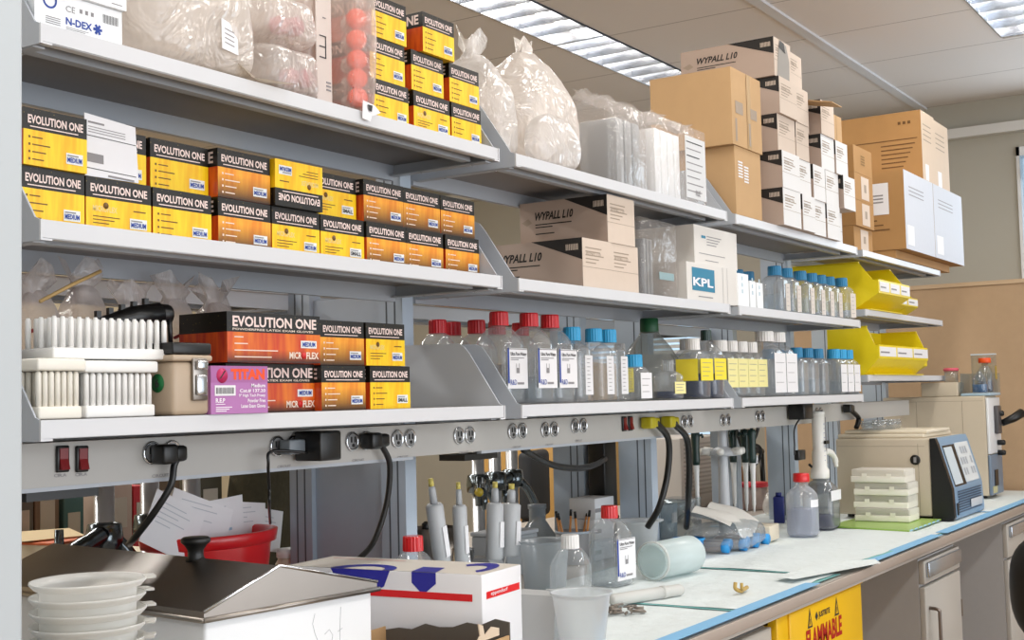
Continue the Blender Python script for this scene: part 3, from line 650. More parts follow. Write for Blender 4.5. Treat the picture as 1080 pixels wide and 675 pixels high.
for i, (u0, u1, vt) in enumerate(((779, 790, 288), (791.2, 797.3, 296), (798.3, 805, 298))):
    x0, x1 = AY(u0, 310, .015).x, AY(u1, 310, .015).x
    mb = MB().box(0, 0, 0, x1-x0-.003, .12, AY(u0, vt, .015).z-D2, wcart)
    for k in range(3): mb.patch(((x1-x0)*.3, 0, .04+k*.02), UX, UZ, .01, .012, mat('pale blue print', 'b8cdd8', .6), .0006)
    mb.obj('slim_carton', None, (x0, .015, D2), 0, label=f'slim white carton beside the teal-logo box, {["tallest", "middle one", "farthest from it"][i]} of three', category='carton', group='slim white cartons')
# ================================================================== BOTTLES
clearb = film('clear bottle plastic', 'fbfcfd', .12, 'f4f7f9', .5, .05)
clearg = film('clear glass', 'dfe6e6', .03, 'dfe6ea', .95, .03)
cloudy = film('translucent natural plastic', 'f2f4f5', .42, 'e6eaec', .35, .25)
water = film('clear liquid', 'f8fbfd', .08, 'e6f0f6', .3, .03)
blueliq = film('dark blue liquid', '2c5a8c', .35, '1b4a86', .4, .05)
yellab = mat('yellow label', 'f0dc3a', .6); yelpale = mat('pale yellow label', 'efe6a0', .6)
whitecap = mat('white cap plastic', 'ece9e6', .45); redcap = mat('red cap plastic', 'c3141f', .4)
greycap = film('frosted cap', 'd8d8d8', .6, 'cfcdcb', .3, .3)
def bottle_geo(H, W, capr, caph, capm, sq=5, body=clearb, neck=None, sh=(.66, .84), ribs=True, flat=1):
    """square or round bottle: body, cap (ribbed), optional collar ring"""
    nr = neck or capr*.8; h = W/2; prof = [(h*.82, .001, sq), (h*.97, .006, sq), (h, .014, sq), (h, H*sh[0]*.96, sq), (h*.97, H*sh[0], sq)]
    zb, zt = H*sh[0], H*sh[1]
    for k in range(1, 6):
        t = k/6; prof.append((h*.97+(nr-h*.97)*(t**1.15), zb+(zt-zb)*(1-(1-t)**1.5), sq+(2-sq)*t))
    prof += [(nr, zt, 2), (nr, H-caph+.004, 2)]
    b = MB().lathe(prof, body, 24)
    if flat != 1: b.xf(Matrix.Diagonal((1, flat, 1, 1)))
    c = MB(); cp = []
    n = 40
    vs = []
    for z, r0 in ((H-caph, 1), (H-.003, .97), (H, .9)):
        for i in range(n):
            r = capr*r0*(1 if (i % 2 or not ribs) else .955); vs.append((r*math.cos(2*PI*i/n), r*math.sin(2*PI*i/n), z))
    fs = [(j*n+i, j*n+(i+1) % n, (j+1)*n+(i+1) % n, (j+1)*n+i) for j in range(2) for i in range(n)] + [tuple(range(2*n, 3*n)), tuple(range(n-1, -1, -1))]
    c.add(vs, fs, capm)
    return b, c
def wrap(mb, W, z0, z1, m, a0=-1, a1=1, eps=.0012, sq=5, n=10, seg='front'):
    """label sheet on the front of a square bottle (facing -y)"""
    h = W/2+eps; mb.box(a0*h, -h, z0, a1*h, -h+.0008, z1, m); return mb
def bottle(name, label, loc, rot=0, H=.2, W=.09, capr=.022, caph=.03, capm=redcap, group=None, sq=5, body=clearb, liquid=None, lab=None, sh=(.66, .84), neck=None, cat='bottle'):
    t = thing(name, label, cat, loc, rot, group); b, c = bottle_geo(H, W, capr, caph, capm, sq, body, neck, sh)
    b.obj('body', t); c.obj('cap', t)
    if liquid:
        m, fh = liquid; h = W/2-.003
        MB().lathe([(h*.85, .004, sq), (h, .012, sq), (h, H*fh-.002, sq), (h*.98, H*fh, sq)], m, 20).obj('liquid', t)
    if lab: lab(W, H).obj('paper_label', t)
    return t
def lab_water(W, H, z0=.17, z1=.60):
    mb = MB(); h = W/2+.0012; z0, z1 = H*z0, H*z1
    mb.box(-h*.86, -h-.0006, z0, h*.9, -h, z1, labelw); y = -h-.0006
    mb.patch((-h*.86, y, z0+.012), UX, UZ, .007, z1-z0-.012, inkblue, .0005); mb.patch((-h*.86, y, z1-.003), UX, UZ, h*1.76, .002, inkgrey, .0005)
    mb.text('Ultra Pure Water', (-h*.6, y, z1-.017), UX, UZ, h*1.4, .008, ink, .02)
    for k in range(2): mb.patch((-h*.6, y, z1-.023-k*.004), UX, UZ, h*(1.2-.5*k), .002, inkgrey, .0005)
    for a, b_, w_, h_ in ((-.12, .45, .3, .012), (-.12, .45, .05, .022), (.12, .45, .05, .022)): mb.patch((h*a, y, z0+(z1-z0)*.38), UX, UZ, h*w_*.9, h_, inkgrey, .0005+w_*.0002)
    mb.text('R&D', (-h*.66, y, z0+.008), UX, UZ, h*.55, .012, inkblue, .01); mb.patch((-h*.05, y, z0+.009), UX, UZ, h*.6, .005, inkgrey, .0005)
    return mb
def lab_plain(m=labelw, z=(.12, .62), a=(-.6, .6), lines=9, side=False):
    def f(W, H):
        mb = MB(); h = W/2+.0012; z0, z1 = H*z[0], H*z[1]
        mb.box(h*a[0], -h-.0006, z0, h*a[1], -h, z1, m)
        if side: mb.box(-h-.0006, -h*.8, z0, -h, h*.8, z1, m)
        for k in range(lines): mb.patch((h*(a[0]+.2), -h-.0006, z1-(k+1)*(z1-z0)/(lines+1)), UX, UZ, h*(a[1]-a[0]-.5)*(1, .8, .9, .7)[k % 4], .0015, inkgrey, .0004)
        return mb
    return f
# --- bottom shelf, second bay: red-capped square water bottles
proto = {}
def place(key, make, loc, label, rot=None, group=None):
    if key in proto: return clone(proto[key], loc, rot, label, group)
    o = make(); o.location = loc; o['label'] = label
    if rot is not None: o.rotation_euler = (0, 0, rot)
    if group: o['group'] = group
    proto[key] = o; return o
gr = 'red-capped square bottles on the bottom shelf'
mk = lambda: bottle('water_bottle', 'x', (0, 0, 0), 0, .212, .092, .0225, .032, redcap, gr, 5, clearb, (water, .3), lab_water)
fr = [(526, 333, .112, 'next to the grey end plate'), (552, 338, .09, 'in the middle'), (574, 338, .09, 'next to the blue-capped bottles')]
px0_ = 0
for u, v, y, nm in fr:
    x = max(AY(u, v, y).x, 1.27, px0_+.094); px0_ = x; place('water', mk, (x, y, D3), f'red-capped water bottle with printed label in the front row, {nm}', 0)
mk2 = lambda: bottle('water_bottle', 'x', (0, 0, 0), 0, .2, .08, .0215, .032, redcap, gr, 5, clearb, (water, .3))
for u, v, y, nm in ((1.266, 340, .255, 'behind the end plate, next to the yellow glove boxes'), (1.352, 335, .205, 'second in line behind the end plate'), (1.37, 342, .288, 'at the very back, seen between two caps'), (1.436, 341, .203, 'behind the front bottle that touches the end plate'), (1.54, 341, .203, 'behind the middle front bottle')):
    o = place('water2', mk2, (u, y, D3), f'red-capped bottle {nm}', 0)
# --- blue-capped bottles
gr = 'tall blue-capped bottles beside the water bottles'
mk = lambda: bottle('media_bottle', 'x', (0, 0, 0), 0, .187, .078, .0225, .034, bluep, gr, 5, clearb, None, lab_plain(labelw, (.1, .62), (-.2, .72)), (.7, .8))
for u, nm in ((603, 'next to the water bottles'), (626, 'in the middle of three'), (641, 'next to the small blue-capped bottle')):
    place('blue', mk, (AY(u, 350, .1).x, .1, D3), f'tall blue-capped bottle with white label, {nm}', 0)
clone(proto['blue'], (AY(597, 350, .2).x, .2, D3), 0, 'tall blue-capped bottle behind the front three')
bottle('media_bottle', 'small blue-capped bottle with a bright white label before the large flask', (AY(669, 418, .07).x, .07, D3), 0, .122, .07, .0245, .034, bluep, None, 6, clearb, None, lab_plain(labelw, (.05, .6), (-.85, .9), 3), (.62, .76))
bottle('media_bottle', 'clear bottle with yellow label strip between blue-capped bottles', (AY(655, 418, .19).x, .19, D3), 0, .16, .06, .016, .02, greycap, None, 5, clearb, None, lab_plain(yellab, (.15, .6)), (.7, .82))
# big flask with green stopper
t = thing('conical_flask', 'large clear conical flask with green stopper on the bottom shelf', 'flask', (AY(688, 400, .19).x-.01, .19, D3))
MB().lathe([(.088, .001), (.095, .01), (.095, .085), (.09, .105), (.06, .155), (.034, .185), (.026, .2), (.026, .212)], film('grey flask plastic', 'e6e8e6', .22, 'c2c5c1', .5, .12), 28).obj('body', t)
MB().lathe([(.0262, .196), (.0275, .2), (.0265, .236), (.024, .238)], mat('green stopper', '14512f', .5), 20).obj('stopper', t)
tg = MB().box(-.02, -.0975, .03, .012, -.0965, .1, labelw); tg.obj('paper_label', t)
# yellow label bottles (second bay)
gy = 'yellow-label bottles on the bottom shelf'
bottle('reagent_bottle', 'small clear bottle with low yellow label standing before the large flask', (AY(705, 415, .045).x, .045, D3), 0, .108, .07, .017, .03, film('clear cap', 'e4e6e6', .25, 'd8dadc', .6, .1), gy, 5, clearb, (blueliq, .22), lab_plain(yelpale, (.15, .45), (-.92, .92), 3), (.6, .74))
mk = lambda: bottle('reagent_bottle', 'x', (0, 0, 0), 0, .172, .082, .021, .032, whitecap, gy, 5, clearb, (blueliq, .42), lab_plain(yellab, (.3, .66), (-.98, .98), 4, True), (.66, .82))
for u, nm in ((727, 'with white cap beside the large flask'),): place('yl', mk, (2.212, .05, D3), f'yellow-label bottle {nm}', 0)
gb = bottle('reagent_bottle', 'yellow-label bottle with dark green glass stopper at the end of the second bay', (2.318, .055, D3), 0, .2, .082, .016, .03, mat('dark green glass stopper', '10302a', .2), gy, 5, clearb, (blueliq, .36), lab_plain(yellab, (.27, .58), (-.98, .98), 4, True), (.66, .82))
# third bay
mk = lambda: bottle('reagent_bottle', 'x', (0, 0, 0), 0, .176, .076, .022, .034, whitecap, gy, 5, clearb, (water, .3), lab_plain(yelpale, (.18, .68), (-.98, .98), 4, True), (.68, .82))
for i, u in enumerate((759, 772, 783.5, 794.5)):
    x = 2.487+.0795*i
    place('yl3', mk, (x, .085, D3), f'pale yellow-label white-capped bottle, {ORD[i]} from the end plate of the third bay', 0)
mk = lambda: bottle('reagent_bottle', 'x', (0, 0, 0), 0, .186, .076, .021, .034, greycap, 'frosted-cap bottles in the back row', 5, clearb, None, None, (.68, .82))
for i, u in enumerate((752, 763, 786, 798)): place('fc', mk, (2.49+.1*i, .2, D3), f'frosted-cap bottle in the back row of the third bay, {ORD[i]} from the end plate', 0)
mk = lambda: bottle('reagent_bottle', 'x', (0, 0, 0), 0, .214, .1, .031, .034, whitecap, 'tall bottles with big white caps', 7, clearb, None, lab_plain(labelw, (.06, .66), (-.96, .96), 3), (.67, .8))
for i, u in enumerate((820, 834)): place('bw', mk, ((2.835, 2.94)[i], .08, D3), f'tall bottle with big white cap and full white label, {["nearer the yellow-label bottles", "nearer the short blue-capped bottles"][i]}', 0)
gc = 'short blue-capped bottles on the bottom shelf'
mk = lambda: bottle('media_bottle', 'x', (0, 0, 0), 0, .165, .066, .022, .034, bluedk, gc, 6, clearb, (water, .35), None, (.7, .79))
for i, u in enumerate((847, 859, 869, 878)): place('sb', mk, (3.12+.09*i, .18, D3), f'short blue-capped bottle without label in the back row, {ORD[i]} from the big white caps', 0)
mk = lambda: bottle('media_bottle', 'x', (0, 0, 0), 0, .165, .072, .024, .034, bluep, gc, 6, clearb, (water, .3), lab_plain(labelw, (.06, .66), (-.9, .9), 2), (.7, .79))
for i, u in enumerate((886, 894.5, 903)): place('sw', mk, (3.40+.075*i, .042, D3), f'short blue-capped bottle with white label in the front row, {ORD[i]} from the unlabelled ones', 0)
for i, (u, y) in enumerate(((852, .06), (862, .06), (873, .06))): clone(proto['sb'], (3.07+.105*i, y, D3), 0, f'short blue-capped bottle without label in the front row, {ORD[i]} from the big white caps')
# --- middle shelf, third bay
gm = 'short blue-capped bottles on the middle shelf'
mk = lambda: bottle('media_bottle', 'x', (0, 0, 0), 0, .16, .068, .022, .03, bluedk, gm, 6, clearb, (water, .4), None, (.7, .8))
for i, u in enumerate((786.5, 797, 813, 819, 826, 834)): place('mb', mk, (2.53+.095*i+(.05 if i > 1 else 0), .22, D2), f'middle shelf blue-capped bottle, back row, {ORD[i]} from the slim white cartons', 0)
mk = lambda: bottle('media_bottle', 'x', (0, 0, 0), 0, .158, .074, .0235, .032, bluedk, gm, 6, clearb, (water, .4), lab_plain(mat('aged label', 'd8cfc6', .6), (.05, .62), (-.1, .9), 5), (.7, .8))
for i, u in enumerate((817, 829, 843.5, 855, 864.5, 873.5)): place('mf', mk, (AY(u, 290, .07).x, .07, D2), f'middle shelf blue-capped bottle, front row, {ORD[i]} from the slim white cartons', 0)
clone(proto['mf'], (3.542, .05, D2), -.2, 'blue-capped bottle standing alone at the end before the large yellow bin')
# small dispenser and white bottle seen past the shelf end
bottle('wash_bottle', 'white dropper bottle with orange label behind the last bottom-shelf blue caps', (AY(905, 385, .22).x+.02, .22, 1.4640), 0, .12, .06, .018, .03, greycap, None, 3, cloudy, None, lab_plain(mat('orange label', 'e0a030', .6), (.2, .55), (-.5, .6), 2))
# ================================================================== YELLOW BINS
biny = mat('yellow bin plastic', 'ecd414', .4, noise_amt=.03)
def hopper(name, label, loc, w, d, h, cards=True, group='yellow hopper bins on the far shelves', n=3):
    t = thing(name, label, 'bin', loc, 0, group); th = .004
    side = [(.09*d/.3, 0), (d, 0), (d, h), (.22*d, h), (.07*d, h*.62), (0, h*.62-.003), (0, h*.34)]
    b = MB().prism(side, 'x', 0, th, biny).prism(side, 'x', w-th, w, biny)
    b.box(th, d-th, 0, w-th, d, h, biny).box(th, .1*d, 0, w-th, d-th, th, biny)
    b.prism([(.09*d/.3, 0), (.09*d/.3+.005, .004), (.004, h*.36), (.004, h*.62), (0, h*.62), (0, h*.34)], 'x', th, w-th, biny)
    b.box(0, .22*d, h-.002, .012, d, h+.003, biny).box(w-.012, .22*d, h-.002, w, d, h+.003, biny)
    b.obj('body', t)
    if cards:
        cw = w/n
        for k in range(n):
            q = MB().box(k*cw+.012, -.0016, h*.38, (k+1)*cw-.006, -.0004, h*.58, labelw); q.patch((k*cw+.02, -.0016, h*.45), UX, UZ, cw*.5, .006, inkgrey); q.obj('label_card', t)
    return t
B2 = 1.7136; B3 = 1.4636
x0, x1 = AY(911, 322, .02).x, AY(960, 318, -.04).x
hopper('storage_bin', 'large yellow hopper bin with white label cards on the far middle shelf', (x0, -.04, B2), x1-x0, .34, .184)
hopper('storage_bin', 'small yellow hopper bin next to the large one on the far middle shelf', (x1+.01, .02, B2), .16, .25, .13, True, 'yellow hopper bins on the far shelves', 1)
hopper('storage_bin', 'small yellow hopper bin at the end of the far middle shelf', (x1+.175, .02, B2), .16, .25, .13, True, 'yellow hopper bins on the far shelves', 1)
x0, x1 = AY(914, 393, .02).x, AY(979, 384, -.03).x
hopper('storage_bin', 'large yellow hopper bin on the far bottom shelf with three cards', (x0, -.03, B3), x1-x0, .2, .185)
hopper('storage_bin', 'small yellow hopper bin beside the large one on the far bottom shelf', (x1+.01, .03, B3), .2, .25, .125, False)
# ================================================================== TUBE RACKS, LATCHED CASE, PADDLE
rackw = mat('white rack plastic', 'f0efec', .4); rackc = mat('cream rack plastic', 'efeade', .4)
def rack(label, loc, rot, w, d, pegh, n, rows, top=True, m=rackw, base=.018, ph0=.0):
    t = thing('tube_rack', label, 'rack', loc, rot, 'white peg racks at the near end of the bottom shelf')
    MB().rbox(0, 0, 0, w, d, base, m, .003).obj('base', t)
    if top: MB().rbox(-.004, -.003, base+pegh, w+.004, d+.003, base+pegh+.017, m, .003).obj('top_tray', t)
    pm = None
    for r in range(rows):
        for k in range(n):
            if pm is None:
                o = MB().lathe([(.0042, 0), (.0042, pegh-.004), (.0025, pegh-.0005)], m, 10).obj('peg', t); pm = o
            else:
                o = pm.copy(); C.objects.link(o); o.parent = t
            o.location = ((k+.5)*w/n, .008+r*(d-.016)/max(1, rows-1), base-.0005)
    return t
p0, p1 = AY(35, 440, .015), AY(87, 439, .015); p0.x += .009
rack('cream peg rack with rods between two trays, at the near end', (p0.x, .015, D3), 0, p1.x-p0.x, .09, .05, 7, 3, True, rackc)
p2 = AY(164, 438, .018)
rack('white peg rack with rods between two trays, next to the tan case', (p1.x+.009, .018, D3), 0, p2.x-p1.x-.009, .09, .048, 11, 3, True)
zt = D3+.018+.05+.0176
rk = rack('white peg rack tilted on top of the two lower racks, rods upward', (p0.x+.035, .03, zt), -.06, .205, .08, .046, 15, 3, False, rackw, .016)
# tan latched case with black lid
tan = mat('tan case plastic', 'b7a38c', .4, noise_amt=.03)
x0, x1 = AY(183, 436, .0).x, AY(222, 436, .0).x; w = x1-x0
t = thing('instrument_case', 'tan plastic case with black lid and metal latch on the bottom shelf', 'case', (x0, .0, D3))
MB().rbox(0, 0, 0, w, .17, .083, tan, .008, 3).rbox(-.003, -.003, .0832, w+.003, .173, .093, tan, .003).obj('body', t)
MB().rbox(-.002, -.002, .0934, w+.002, .172, .112, black, .003).obj('lid', t)
lt = MB().rbox(w*.46, -.006, .022, w*.86, -.0005, .088, brushed, .002).rbox(w*.52, -.011, .03, w*.8, -.0062, .062, chrome, .002).rbox(w*.52, -.013, .07, w*.8, -.0062, .084, chrome, .002); lt.obj('latch', t)
bd = MB().lathe([(.0145, -.0006), (.0145, -.0012)], mat('green badge', '116a36', .5), 20, (0, .034, .05), 'x'); bd.text('6', (-.0008, .039, .043), NY, UZ, .009, .014, ink, .04); bd.obj('badge', t)
# black ribbed roller lying on the case
t = thing('ribbed_roller', 'black ribbed handle with toothed drum lying on the tan case', 'tool', (AY(181, 345, .1).x, .10, D3+.1125), (0, 0, -.1)); t.location.y = .13
MB().lathe([(.016, 0), (.017, .004), (.017, .02), (.016, .024)], black, 16, (-.005, 0, .053), 'x').lathe([(.01, .0), (.01, .03)], blackm, 12, (.0, 0, .0), 'z').obj('drum', t)
rb = MB().tube([(.0, 0, .053), (-.05, .0, .047), (-.1, .0, .036), (-.16, 0, .02)], [.02, .018, .012, .006], black, 10)
for k in range(5): rb.box(-.03-k*.022, -.004, .062-k*.007, -.022-k*.022, .004, .078-k*.006, black)
rb.obj('ribbed_arm', t)
for yy in (-.012, .012): MB().tube([(.012, yy, .052), (.014, yy, 0)], .004, black, 8).obj('prong', t)
# ================================================================== BAGS
bagm = film('clear polythene bag', 'fdfaf7', .42, 'fdf6f0', .5, .1, .9, 11, .03)
bagthin = film('thin clear bag', 'fdfaf8', .34, 'fcf9f6', .5, .1, .8, 14, .02)
def pillow(w, d, h, seed=0, amp=.012, n=26, k=16, sq=3.2, pinch=0, freq=9, fin=0):
    """crumpled bag: a rounded block with creases, drawn together towards its mouth when pinch > 0; base on z = 0"""
    vs = []; fs = []; of = Vector((seed*7.3, seed*3.1, seed*1.7))
    for j in range(k+1):
        ph = PI*(j/k-.5); cz, sz = math.cos(ph), math.sin(ph)
        e = sq
        rz = abs(sz)**(2/e)*(1 if sz > 0 else -1); rc = abs(cz)**(2/e)
        for i in range(n):
            a = 2*PI*i/n; ca, sa = math.cos(a), math.sin(a)
            x = w/2*rc*abs(ca)**(2/e)*(1 if ca > 0 else -1); y = d/2*rc*abs(sa)**(2/e)*(1 if sa > 0 else -1); z = h/2*rz
            if pinch and z > 0:
                q = 1-pinch*(z/(h/2))**1.5; x *= q; y *= q
            p = Vector((x, y, z)); nn = Vector((noise.noise((p+of)*freq), noise.noise((p+of)*freq+Vector((31, 7, 3))), noise.noise((p+of)*freq+Vector((5, 57, 9)))))
            cr = .5-abs(noise.noise((p+of)*freq*1.7)); cr2 = .5-abs(noise.noise((p-of)*freq*3.1))
            nn = nn + p.normalized()*(cr*.9+cr2*.45)
            p += nn*amp*(1 if z > -h*.42 else .3); p.z = max(p.z, -h/2); vs.append((p.x, p.y, p.z+h/2))
    for j in range(k):
        for i in range(n): fs.append((j*n+i, j*n+(i+1) % n, (j+1)*n+(i+1) % n, (j+1)*n+i))
    return vs, fs
def bag(label, loc, rot, w, d, h, seed, m=bagm, group=None, pinch=0, amp=.012, parts=None, name='plastic_bag', tail=None, sq=3.2):
    vs, fs = pillow(w, d, h, seed, amp, 44, 30, sq, pinch); mb = MB().add(vs, fs, m, True)
    if tail:      # gathered open mouth of the bag
        n = 14; tv = []
        for j, (rr, zz) in enumerate(tail):
            for i in range(n):
                a = 2*PI*i/n; q = rr*(1+.35*math.sin(5*a+seed)+.2*math.sin(9*a)); tv.append((q*math.cos(a), q*.5*math.sin(a), zz+.01*math.sin(3*a+seed)*j))
        mb.add(tv, [(j*n+i, j*n+(i+1) % n, (j+1)*n+(i+1) % n, (j+1)*n+i) for j in range(len(tail)-1) for i in range(n)], m, True)
    return mb.obj(name, None, loc, rot, label=label, category='bag', group=group)
# packs of capped tubes in clear bags, near end of the top shelf
gb_ = 'clear bags of tubes at the near end of the top shelf'
tubew = film('frosted tube plastic', 'efe6e2', .45, 'e2d8d3', .3, .3); rose = mat('rose tube cap', 'b8323c', .45)
def tube_in(label, loc, dirx, ln, r, capm, group, name='sample_tube', capl=.02):
    t = thing(name, label, 'tube', loc, dirx, group)
    MB().lathe([(r*.3, 0), (r*.9, .018), (r, .03), (r, ln)], tubew, 16, (0, 0, 0), 'y').obj('body', t)
    MB().lathe([(r*1.12, -capl), (r*1.14, -.001), (r*1.05, 0)], capm, 18, (0, 0, 0), 'y').obj('cap', t)
    return t
# the near bag lies across the shelf, the next two stacked ones point their capped ends at the aisle
bx0, bx1 = AY(122, 50, .05).x, AY(252, 80, .05).x
bag('clear bag with cream folds lying beside the white glove boxes', ((bx0+bx1)/2+.005, .13, D1), 0, bx1-bx0, .25, .155, 3, bagm, gb_, 0, .010, sq=6)
MB().add([(0, 0, 0), (.09, -.02, .002), (.075, .05, .012), (-.03, .06, .014), (-.02, .01, .02)], [(0, 1, 2, 4), (4, 2, 3)], film('folded bag corner', 'f8efe0', .4, 'f6ead8', .6, .15), True).obj('bag_corner', None, (bx1-.03, -.01, D1+.002), 0, label='loose folded corner of clear bag lying on the top shelf edge', category='bag')
mb = MB().prism([(-.02, 0), (.02, .002), (.018, .05), (-.021, .052)], 'y', -.0006, .0006, paper)
for k in range(4): mb.patch((-.014, -.0006, .012+k*.008), UX, UZ, .024, .002, inkgrey)
mb.obj('paper_tag', None, (AY(240, 50, .0).x, -.006, D1+.034), (-.1, .12, .1), label='small white printed tag on the clear bag near the tube packs', category='tag')
cx0, cx1 = bx1+.024, AY(330, 100, .04).x
for i, (dx, z, ww) in enumerate(((0, 0, 1.0), (-.012, .088, .95))):
    w_ = (cx1-cx0)*ww; xx = (cx0+cx1)/2+dx
    bag(['lower clear bag of rose-capped tubes on the top shelf', 'upper clear bag of rose-capped tubes lying on another bag'][i], (xx, .135, D1+z), 0, w_, .26, .086, 11+i, bagm, gb_, 0, .006, sq=6)
    for k, (fx, fz) in enumerate(((.28, .036), (.02, .030))):
        o = tube_in(f'rose-capped tube inside the {["lower", "upper"][i]} clear bag, {["farther from", "nearer"][k]} the white boxes', (xx+fx*w_-.01*i, .042, D1+z+fz+.004), 0, .18, .0145, rose, 'rose-capped tubes in clear bags', 'sample_tube', .02)
# paper-faced pouch and bag with orange caps
pouch = film('frosted pouch film', 'f4ece8', .45, 'efe4de', .45, .25, .5, 12, .02)
px0, px1 = cx1+.006, AY(380, 60, .022).x-.05
t = thing('sterile_pouch', 'paper-faced pouch with printed boxes behind the orange caps on the top shelf', 'pouch', (px0, .05, D1))
W_ = px1-px0
vs, fs = pillow(W_, .16, .27, 5, .006, 26, 16, 4); MB().add([(v[0]+W_/2, v[1]+.09, v[2]) for v in vs], fs, pouch, True).obj('film', t)
sh_ = MB().box(.012, -.004, .012, W_-.004, -.002, .255, mat('pouch paper', 'd9ccc4', .75))
for z in (.095, .115, .135): sh_.box(.02, -.0052, z, W_-.02, -.0042, z+.0018, ink)
sh_.box(W_-.0218, -.0052, .095, W_-.02, -.0042, .1368, ink).box(.03, -.0052, .17, W_-.02, -.0042, .1718, inkgrey).box(.03, -.0052, .215, W_-.01, -.0042, .217, ink)
for k in range(3): sh_.box(.05, -.0052, .05-k*.007, W_-.02, -.0042, .0525-k*.007, inkgrey)
sh_.obj('printed_paper', t)
ox = AY(380, 60, .022).x
orangec = mat('orange cap plastic', 'f2562e', .45)
og = film('milky bag film', 'fdf6f2', .26, 'fbf1ea', .3, .12, .3, 14, .02)
for k, vv in enumerate((103, 83, 63, 42, 20)):
    z = AY(380, vv, .022).z
    tube_in(f'orange-capped tube in the upright bag, {["lowest", "second from the bottom", "middle", "second from the top", "topmost"][k]} of five', (ox, .034, z), -.55, .04, .0165, orangec, 'orange-capped tubes in the bag', 'centrifuge_tube', .014)
vs, fs = pillow(.080, .15, .285, 21, .004, 28, 18, 6)
bb = MB().add(vs, fs, og, True)
bb.obj('plastic_bag', None, (ox+.001, .083, D1), 0, label='upright milky bag holding five orange-capped tubes on the top shelf', category='bag')
mb = MB().add([(-.024, 0, -.016), (-.006, -.004, -.02), (.003, 0, -.008), (.03, 0, .003), (.012, 0, .014), (-.022, 0, .018)], [(0, 1, 2, 3, 4, 5)], paper); mb.add([(-.008, -.0035, .0), (.0, -.003, -.001), (.004, -.002, .012), (-.01, -.002, .012)], [(0, 1, 2, 3)], ink)
mb.obj('hanging_tag', None, (AY(390, 118, -.004).x, -.006, AY(390, 118, -.004).z), 0, label='torn white paper tag hanging at the shelf edge under the orange caps', category='tag')
# clear bags behind the yellow stack and over the second bay
gs_ = 'large clear bags on the top shelf at the second bay'
bag('crumpled clear bag showing above and behind the end of the yellow box stack', (1.305, .17, D1), 0, .12, .2, .26, 31, bagthin, gs_, .45, .012, tail=[(.04, .25), (.02, .27), (.05, .31)])
bag('large clear bag of printed pouches with a peaked top', (1.545, .175, D1), 0, .30, .19, .31, 33, bagm, gs_, .4, .014, tail=[(.05, .29), (.025, .315), (.03, .345)])
bag('low clear bag with a white corner in front of the large peaked one', (1.44, .035, D1), 0, .2, .06, .12, 34, bagthin, gs_, .25, .008)
bag('clear bag wrapped round the first plate sleeves', (1.765, .25, D1), 0, .14, .06, .27, 36, bagthin, gs_, .3, .006, tail=[(.045, .25), (.03, .27), (.05, .29)])
mb = MB().prism([(-.06, .01), (.035, 0), (.05, .02), (-.02, .15), (-.07, .13)], 'y', 0, .002, mat('printed pouch paper', 'dcd2c8', .7))
for k in range(7): mb.patch((-.05+.006*k, 0, .115-k*.013), UX, UZ, .05, .003, inkgrey)
mb.lathe([(.008, -.0005), (.0001, -.0008)], mat('grey print dot', '777378', .6), 12, (-.03, 0, .125), 'y', close=False)
mb.obj('printed_insert', None, (1.60, .11, D1+.06), (-.1, 0, .1), label='printed paper insert seen inside the large clear bag', category='paper')
# stacks of white plate sleeves standing on edge in clear film
plate = mat('white plate plastic', 'f3f6f8', .3); filmr = film('shrink film', 'fdfbfa', .10, 'faf6f2', .3, .1, .35, 18, .02)
gsl = 'white plates standing in sleeves on the top shelf'
def plates(us, vb, y, h, d, lab, m=plate, z=D1, grp=gsl):
    for i in range(len(us)-1):
        a, b = AY(us[i], vb, y).x, AY(us[i+1], vb, y).x
        mb = MB().rbox(0, 0, 0, (b-a)*.8, d, h, m, .003); mb.box((b-a)*.8, .004, .004, (b-a)*.97, d-.004, h-.004, m)
        mb.obj('plate_stack', None, (a, y, z+.002), 0, label=f'white plate column on edge {lab}, {ORD[i]} from the near side', category='plate', group=grp)
frost = film('frosted plate plastic', 'eef0f0', .5, 'dcdfe1', .4, .2)
plates((651, 660, 668.5, 677), 185, .05, .185, .11, 'in the milky sleeve', frost)
plates((692, 699, 706, 713, 719), 200, .04, .19, .12, 'in the bright sleeve')
def sleeve(label, u0, u1, vb, y, h, d, seed, tag=False):
    a, b = AY(u0, vb, y).x, AY(u1, vb, y).x; w = b-a
    mb = MB().rbox(-w/2-.004, -d/2, 0, w/2+.004, d/2, h, filmr, .01, 2)
    n = 20; tv = []
    for j in range(4):
        for i in range(n+1):
            x = -w/2+w*i/n; tv.append((x*(1-.1*j), (j-1.5)*d*.2+.02*math.sin(i*1.9+seed), h+.012*j+.016*math.sin(i*1.3+j*1.7+seed)))
    mb.add(tv, [(j*(n+1)+i, j*(n+1)+i+1, (j+1)*(n+1)+i+1, (j+1)*(n+1)+i) for j in range(3) for i in range(n)], filmr, True)
    o = mb.obj('shrink_sleeve', None, ((a+b)/2, y+d/2, D1), 0, label=label, category='sleeve', group='clear sleeves round the white plates')
    if tag:
        q = MB()
        q.box(w*.08, -d/2-.003, .02, w*.46, -d/2-.0018, h*.86, mat('sleeve sticker', 'd4d5d6', .5))
        for k in range(8): q.box(w*.1, -d/2-.0036, h*.78-k*.02, w*(.4-.03*(k % 3)), -d/2-.0031, h*.78-k*.02+.003, ink if k in (0, 2) else inkgrey)
        q.text('RLE', (w*.25, -d/2-.0036, .03), UX, UZ, .03, .016, inkgrey, .02)
        q.obj('sticker', o)
sleeve('clear film sleeve round milky plates on the top shelf', 643, 683, 190, .035, .225, .16, 41)
sleeve('clear film sleeve round bright white plates with printed sticker on the top shelf', 689, 746, 200, .03, .23, .16, 42, True)
